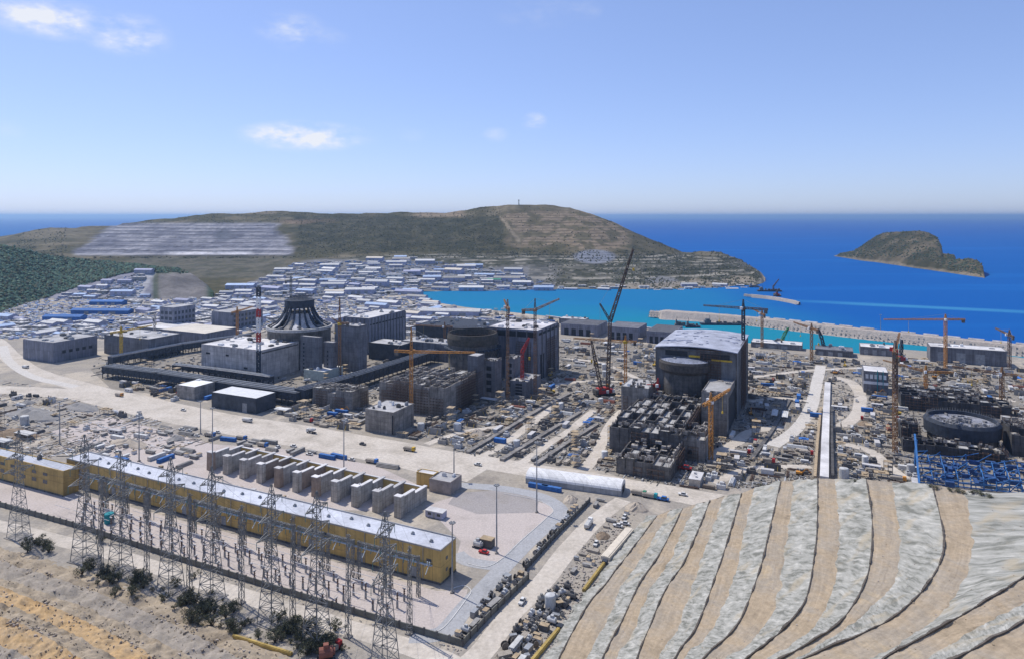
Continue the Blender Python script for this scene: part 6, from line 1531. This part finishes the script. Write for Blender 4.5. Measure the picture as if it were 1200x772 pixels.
zone('in the well beside the third reactor',[(836,520),(862,500),(880,500),(850,540),(838,545)],SITE,24,120,gap=.2,sc=(.6,.9))
LEFT=has(SITE,**{'spoil heap':(5,['tan','grey','brown']),'flat store':(1,['grey'])})
zone('inside the left haul road bend',[(-20,445),(60,462),(180,490),(110,505),(60,502),(-20,540)],LEFT,55,121,gap=.3)
zone('on the pad behind the ochre hall',[(100,505),(225,505),(250,548),(170,548),(110,535)],{'crate':(3,['white','grey']),'panel stack':(3,['grey','white']),'cabin':(1,['white']),'truck':(1,['white']),'container':(1,['blue','white','white']),'pipe bundle':(1,['grey']),'pickup':(1,['red','white']),'spoil heap':(1,['grey'])},38,122,gap=.4)
zone('between fire walls and haul road',[(205,500),(300,512),(430,528),(500,545),(520,560),(440,545),(330,530),(220,510)],{'truck':(2,['white','blue','red']),'container':(3,['dark grey','blue','white','grey']),'pickup':(2,['white']),'panel stack':(2,['grey']),'pipe bundle':(2,['grey'])},60,123,gap=.4)
zone('between fire walls and ochre hall',[(180,545),(300,575),(430,605),(480,615),(490,605),(500,625),(420,615),(200,560)],{'crate':(4,['white','grey','brown']),'cabin':(1,['white']),'panel stack':(2,['white','grey']),'machine part':(2,['pale grey'])},40,124,gap=.4,sc=(.6,1))
zone('below the second compartment block',[(500,492),(560,476),(575,490),(520,512)],SITE,30,125,gap=.2)
zone('around the dark pipe gallery',[(130,425),(230,445),(210,470),(150,460)],has(SITE,**{'flat store':(2,['grey'])}),40,126,gap=.3)
zone('between gallery and cube pair',[(325,475),(420,470),(430,500),(390,505),(330,490)],SITE,40,127,gap=.3)
zone('inside the dark gallery loop',[(355,440),(470,420),(480,432),(420,452),(360,462)],SITE,45,128,gap=.3)
zone('left of the brown-ringed drum',[(475,395),(530,392),(528,410),(490,440),(478,430)],SITE,45,129,gap=.3)
zone("by the second turbine hall's foot",[(590,470),(660,430),(668,450),(610,478)],SITE,35,130,gap=.2)
# far yards
FAR={'shed':(4,['white','pale blue','lavender','pale grey','grey','lavender','white','white','pale grey','white','cream','white','pale blue']),'flat store':(4,['grey','lavender','white','pale grey']),'container':(3,['white','blue','pale blue','grey','lavender','white']),'canopy':(1,['white'])}
fl_=(0.0,-.06,.05,TH*.5,TH)
zone('behind the left workshops',[(-10,372),(60,378),(185,372),(185,388),(120,396),(25,392),(-10,398)],has(FAR,**{'panel stack':(3,G3),'concrete block':(2,G3)}),120,131,gap=.8,sc=(.55,1.1))
zone('around the lavender offices',[(150,352),(186,355),(236,350),(330,352),(318,378),(312,392),(290,395),(250,390),(160,395),(188,392)],FAR,110,132,gap=.8,sc=(.5,.9))
zone('between ribbed dome and bay',[(215,350),(330,349),(486,349),(545,366),(640,377),(560,383),(470,395),(430,372),(395,378),(390,352),(320,380)],FAR,170,133,gap=.8,sc=(.5,1.0))
zone('on the shore left of the giant crane',[(545,364),(655,376),(655,385),(600,378),(545,372)],has(SITE,**{'flat store':(2,['white','cream'])}),50,134,gap=.3)
zone('on the sloping works yard',[(250,349),(300,330),(345,309),(480,303),(600,318),(650,335),(650,341),(560,341),(490,339),(480,348)],FAR,260,135,surf=pen_at,rots=fl_,gap=1.0,sc=(.6,1.35),tries=5000)
zone('under the wooded hill',[(40,366),(60,352),(110,335),(170,318),(165,345),(180,350),(120,356)],{'shed':(4,['lavender','white','pale blue','lavender']),'container':(2,['white','blue']),'flat store':(2,['lavender','grey'])},34,136,surf=for_at,rots=fl_,gap=1.0,sc=(.5,1.0))
zone('on the shore terraces',[(640,335),(880,335),(868,341),(650,341)],{'shed':(1,['white','pale grey']),'flat store':(2,['white','cream','grey']),'container':(3,['white','blue'])},26,137,surf=pen_at,rots=fl_,gap=1.0,sc=(.5,.9))
for lab,(x,y,sx) in (('long bright blue-roofed shed under the wooded hill, upper one',(127,357,1.5)),('long blue-roofed shed under the wooded hill, middle one',(120,367.5,2.4)),('low bright blue shed at the left, lowest of three',(76,375,1.5))):
    q=for_at(x,y) or P(x,y,0); place('shed','blue',q.x,q.y,max(0,q.z),-.05,'',scale=(sx,1.1,1.0),label=lab)
q=pen_at(579,330); place('shed','green',q.x,q.y,q.z,0,'',scale=(.8,.9,.8),label='green-roofed shed at the back of the bay')
q=P(528,369,0); place('shed','white',q.x,q.y,0,-.12,'',scale=(2.4,1.5,1.2),label='broad white-roofed hall at the left tip of the bay')
for lab,(x,y) in (('small lookout mast on the hill summit',(608,241.5)),):
    Yh=2450; z=H-(y-HZ)*Yh/F; o=thing('lookout_mast',lab,'mast',((x-600)/F*Yh,Yh,z-3)); MB().lattice((0,0,0),(0,0,22),4,1.5,6,.7).build('mast',M_pyl,o); MB().box((0,0,21.8),(5,5,3)).build('cabin',M_cond,o)
# loose material that nobody could count
def debris(name,label,poly,n,seed,mats,lo,hi,hmax,surf=None):
    rn=random.Random(seed); b=MB(); xs=[p[0] for p in poly]; ys=[p[1] for p in poly]; k=0;t=0
    while k<n and t<n*8:
        t+=1; x=rn.uniform(min(xs),max(xs)); y=rn.uniform(min(ys),max(ys))
        if not inpoly(x,y,poly): continue
        q=surf(x,y) if surf else P(x,y,0)
        if not q: continue
        s=rn.uniform(lo,hi)
        if not surf and (not free(q.x,q.y,s*.6) or on_road(q.x,q.y,.5)): continue
        b.cur=rn.randrange(len(mats)); l=s*rn.choice((1,1.6,3,5,7) if name=='site_litter' else (1,1,1.5,3)); s=s*(.6 if l>2.5*s else 1); 
        b.box((q.x,q.y,q.z-.15),(l,s*rn.uniform(.5,1),rn.uniform(.25,hmax)*(.5 if l>2.5*s else 1)),rn.choice((TH,TH+1.57,TH+1.57,rn.random()*3)) if name!='town_litter' else rn.choice((0,.05,-.06,TH)),rn.uniform(.75,1)); k+=1
    o=b.build(name,mats); o['kind']='stuff'; o['label']=label; o['category']='loose material'
mm=[M_cond,M_dcl]+[cm(c) for c in ('grey','pale grey','dark grey','tan','pale grey','brown','grey','dark grey','dark grey','grey')]
debris('site_litter','loose boards, offcuts and small stacks strewn over the plant yards',[(480,505),(560,455),(660,395),(760,400),(880,410),(1210,440),(1210,560),(1060,565),(800,575),(700,550),(540,530)],10000,201,mm,.4,1.7,1.2)
debris('site_litter','loose boards and rubble strewn over the left storage ground',[(-10,440),(60,458),(180,490),(250,520),(120,530),(-10,545)],1400,202,[M_rub,M_dirt,cm('grey'),cm('pale grey'),cm('dark grey')],.5,2.0,1.2)
debris('site_litter','loose boards strewn around the first reactor and galleries',[(110,420),(300,380),(480,395),(480,440),(400,500),(250,470),(110,440)],1500,203,mm,.7,2.6,1.6)
debris('stones','loose stones on the near dirt slope',[(-10,640),(200,705),(340,775),(0,775)],420,204,[M_dirt,M_rub,M_dirt],.2,.8,.6,surf=hit)
debris('stones','loose stones along the dirt road',[(560,770),(640,690),(700,610),(750,595),(700,680),(650,772)],700,205,[M_rub,cm('tan'),cm('dark grey')],.25,1.0,.7)
debris('stones','loose stones and litter on the benches of the cut slope',[(700,770),(800,600),(960,570),(1130,575),(1200,600),(1200,772)],160,206,[M_bench,M_rub],.2,.5,.3,surf=hit)
debris('stones','small stones in the switchyard corner',[(95,620),(540,755),(545,780),(330,705),(95,640)],500,207,[M_rub,cm('grey')],.3,1.0,.6)
LV=[cm(c) for c in ('white','lavender','pale grey','pale blue','grey','white','dark grey','lavender','pale blue','grey')]
debris('town_litter','huts, vans and stacks too small to tell apart in the works yard',[(250,349),(300,330),(345,309),(480,303),(600,318),(650,335),(650,341),(560,341),(490,339),(480,348)],2600,221,LV,2.5,7,3.6,surf=pen_at)
debris('town_litter','huts, vans and stacks too small to tell apart behind the dome',[(200,350),(330,349),(486,349),(545,366),(640,377),(560,383),(470,395),(395,378),(320,385),(240,392)],2600,222,LV,1.5,5,3.0)
debris('town_litter','huts, vans and stacks too small to tell apart on the left',[(-10,352),(100,351),(240,351),(250,380),(185,398),(25,396),(-10,400)],2200,223,LV,1.5,5,3.0)
debris('town_litter','huts and stacks too small to tell apart under the wooded hill',[(40,366),(60,352),(110,335),(170,318),(165,345),(180,350),(120,356)],350,224,LV,2,6,2.6,surf=for_at)
for x,y,sx,c,l in ((40,487,2.6,'grey','broad grey spoil heap left of the haul road, biggest'),(95,478,1.8,'grey','grey spoil heap by the haul road bend'),(20,510,2.0,'brown','brown spoil heap at the left frame edge'),(150,520,1.5,'tan','tan spoil heap behind the rear pad'),(455,480,1.0,'tan','tan spoil heap beside the concrete cube pair')):
    q=P(x,y,0); place('spoil heap',c,q.x,q.y,0,TH,'',scale=(sx*1.6,sx*.8,sx*.7),label=l)
rn=random.Random(55); b=MB(); mrl=[M_dirt,cm('brown'),M_dirt,M_rub]
for r in (1,3,5,7):
    for i in range(0,len(DIRT[r])-1):
        for _ in range(2):
            p=DIRT[r][i].lerp(DIRT[r][i+1],rn.random()); g=fbm(p.x*.05,p.y*.05,r*3.0)
            if g<-.1: continue
            s_=rn.uniform(.2,.8); b.cur=rn.randrange(4); b.box((p.x+rn.gauss(0,1.2),p.y+rn.gauss(0,1.2),p.z-.3),(s_*1.4,s_,s_*.8),rn.random()*3,.75)
o=b.build('stones',mrl); o['kind']='stuff'; o['label']='dark rubble lines along the benches of the near dirt slope'; o['category']='loose material'
# ---------------------------------------------------------------- shrubs on the near slope
def shrub_mesh(seed,n=1000):
    rn=random.Random(seed); cl=[(rn.gauss(0,1.5),rn.gauss(0,1.5),rn.uniform(1.2,4.6),rn.uniform(.8,1.7)) for _ in range(11)]
    b=MB()
    for i in range(n):
        x,y,z,r=rn.choice(cl); d=Vector((rn.gauss(0,1),rn.gauss(0,1),rn.gauss(0,.8))).normalized()*r*rn.uniform(.55,1.05); c=Vector((x,y,max(.25,z+d.z)))+Vector((d.x,d.y,0))
        s=rn.uniform(.13,.32); a=Vector((rn.gauss(0,1),rn.gauss(0,1),rn.gauss(0,1))).normalized(); e=a.cross(Vector((rn.gauss(0,1),rn.gauss(0,1),rn.gauss(0,1)))).normalized()
        b.cur=rn.randrange(3); b._add([c-a*s,c+e*s*.6,c+a*s,c-e*s*.6],[(0,1,2,3)])
    t=MB()
    for x,y,z,r in cl: t.bar((0,0,-.5),(x*.3,y*.3,z*.5),.3,.2); t.bar((x*.3,y*.3,z*.5),(x,y,z),.18,.06)
    return b.mesh('foliage',[mat('leaf_dusty',(0.085,0.088,0.062),var=.4,scale=.2),M_l2,M_l3]),t.mesh('trunk',mat('bark',(0.09,0.07,0.05),var=.3))
SH=[shrub_mesh(i) for i in range(5)]
rn=random.Random(77)
clump={'beside the leftmost pylon':[(40,640,14,9)],'below the pylon pair at the annex gap':[(118,676,16,13),(170,688,14,16)],'at the slope foot under the middle of the switchyard wall':[(218,706,20,16),(245,722,16,12),(282,734,14,8)],'at the bottom edge left of the red truck':[(345,742,26,16),(372,760,16,10)]}
for ph,cs in clump.items():
    i=0
    for cx,cy,sx,sy in cs:
        for _ in range(int(sx*1.15)):
            x=cx+rn.gauss(0,.75)*sx; y=cy+rn.gauss(0,.75)*sy; q=hit(x,y)
            if not q: continue
            s=rn.choice((rn.uniform(.2,.5),rn.uniform(.4,.9))); f,t=rn.choice(SH)
            o=thing('shrub','%s dark green shrub %s'%('tall' if s>.72 else ('low' if s<.45 else 'rounded'),ph),'shrub',tuple(q),rn.random()*6.28,'shrubs on the near slope'); o.scale=(s*1.1,s*1.1,s)
            link('foliage',f,o); link('trunk',t,o)
for x,y in ((890,566),(1002,561),(1062,560),(1090,567),(1112,571),(1130,575),(1098,569),(1150,577),(1160,580),(1122,573),(1140,575)):
    q=hit(x,y+3); f,t=rn.choice(SH); s=rn.uniform(.3,.5)
    if q:
        o=thing('shrub','small green shrub on the crest of the terraced slope, %s'%('left of the blue frames' if x<1070 else 'before the blue frames'),'shrub',tuple(q),rn.random()*6,'shrubs on the terrace crest'); o.scale=(s*1.5,s,s*.6); link('foliage',f,o); link('trunk',t,o)
# ---------------------------------------------------------------- vessels
def barge(label,x,y,L_,w,m,crane=False,rz=0.0):
    q=P(x,y,SEA); o=thing('barge',label,'vessel',(q.x,q.y,SEA),rz)
    b=MB(); hl=L_/2; b._add([(-hl,-w/2,-1),(hl*.9,-w/2,-1),(hl*.97,0,-1),(hl*.9,w/2,-1),(-hl,w/2,-1),(-hl,-w/2,2.6),(hl*.94,-w/2,2.6),(hl,0,2.9),(hl*.94,w/2,2.6),(-hl,w/2,2.6)],[(4,3,2,1,0),(5,6,7,8,9),(0,1,6,5),(1,2,7,6),(2,3,8,7),(3,4,9,8),(4,0,5,9)]); b.build('hull',m,o)
    MB().box((-hl*.7,0,2.602),(L_*.14,w*.7,4.5)).box((-hl*.7,0,7.1),(L_*.09,w*.5,2.2)).build('deckhouse',M_gcl,o); MB().bar((-hl*.6,0,7),(-hl*.6,0,14),.4).build('mast',M_nav,o)
    b=MB(); rn=random.Random(int(x))
    for i in range(8): b.box((rn.uniform(-.4,.8)*hl,rn.uniform(-.3,.3)*w,2.6),(rn.uniform(2,6),rn.uniform(2,4),rn.uniform(1,3.4)))
    stuff(b.build('deck_cargo',M_cond,o))
    if crane: MB().lattice((hl*.3,0,2.6),(hl*.3,0,12),2.5,2.5,3,.5).lattice((hl*.3,0,11),(hl*.75,0,27),2,1,6,.5).build('deck_crane',M_reb,o)
barge('dark work barge with a crane off the headland tip',902,341.5,52,13,M_nav,True,-.1)
barge('dark vessel moored along the inner side of the long breakwater',848,380.5,70,11,M_nav,False,-.05)
barge('small dark pontoon left of the moored vessel',812,383.5,22,8,M_nav,False,-.05)
barge('small dark pontoon at the quay, left of the other pontoon',797,381.5,16,8,M_cond,False,-.1)
barge('distant small grey boat off the headland',884,336.8,24,7,M_cond,False,0)

print('COUNT',COUNT)
# ---------------------------------------------------------------- air
me=MB().box((0,SL/2-500,-18),(2*SL+4000,SL+3000,250)).mesh('haze',[])
hm=bpy.data.materials.new('haze_air'); hm.use_nodes=True; nt=hm.node_tree
for n in list(nt.nodes):
    if n.type!='OUTPUT_MATERIAL': nt.nodes.remove(n)
pv=nt.nodes.new('ShaderNodeVolumePrincipled'); pv.inputs['Density'].default_value=0.00005; pv.inputs['Color'].default_value=(0.46,0.70,1.0,1); pv.inputs['Anisotropy'].default_value=0.45
nt.links.new(pv.outputs[0],[n for n in nt.nodes if n.type=='OUTPUT_MATERIAL'][0].inputs['Volume'])
me.materials.append(hm); o=link('haze',me); o['kind']='stuff'; o['label']='thin pale sea haze filling the air over the site'; o['category']='haze'
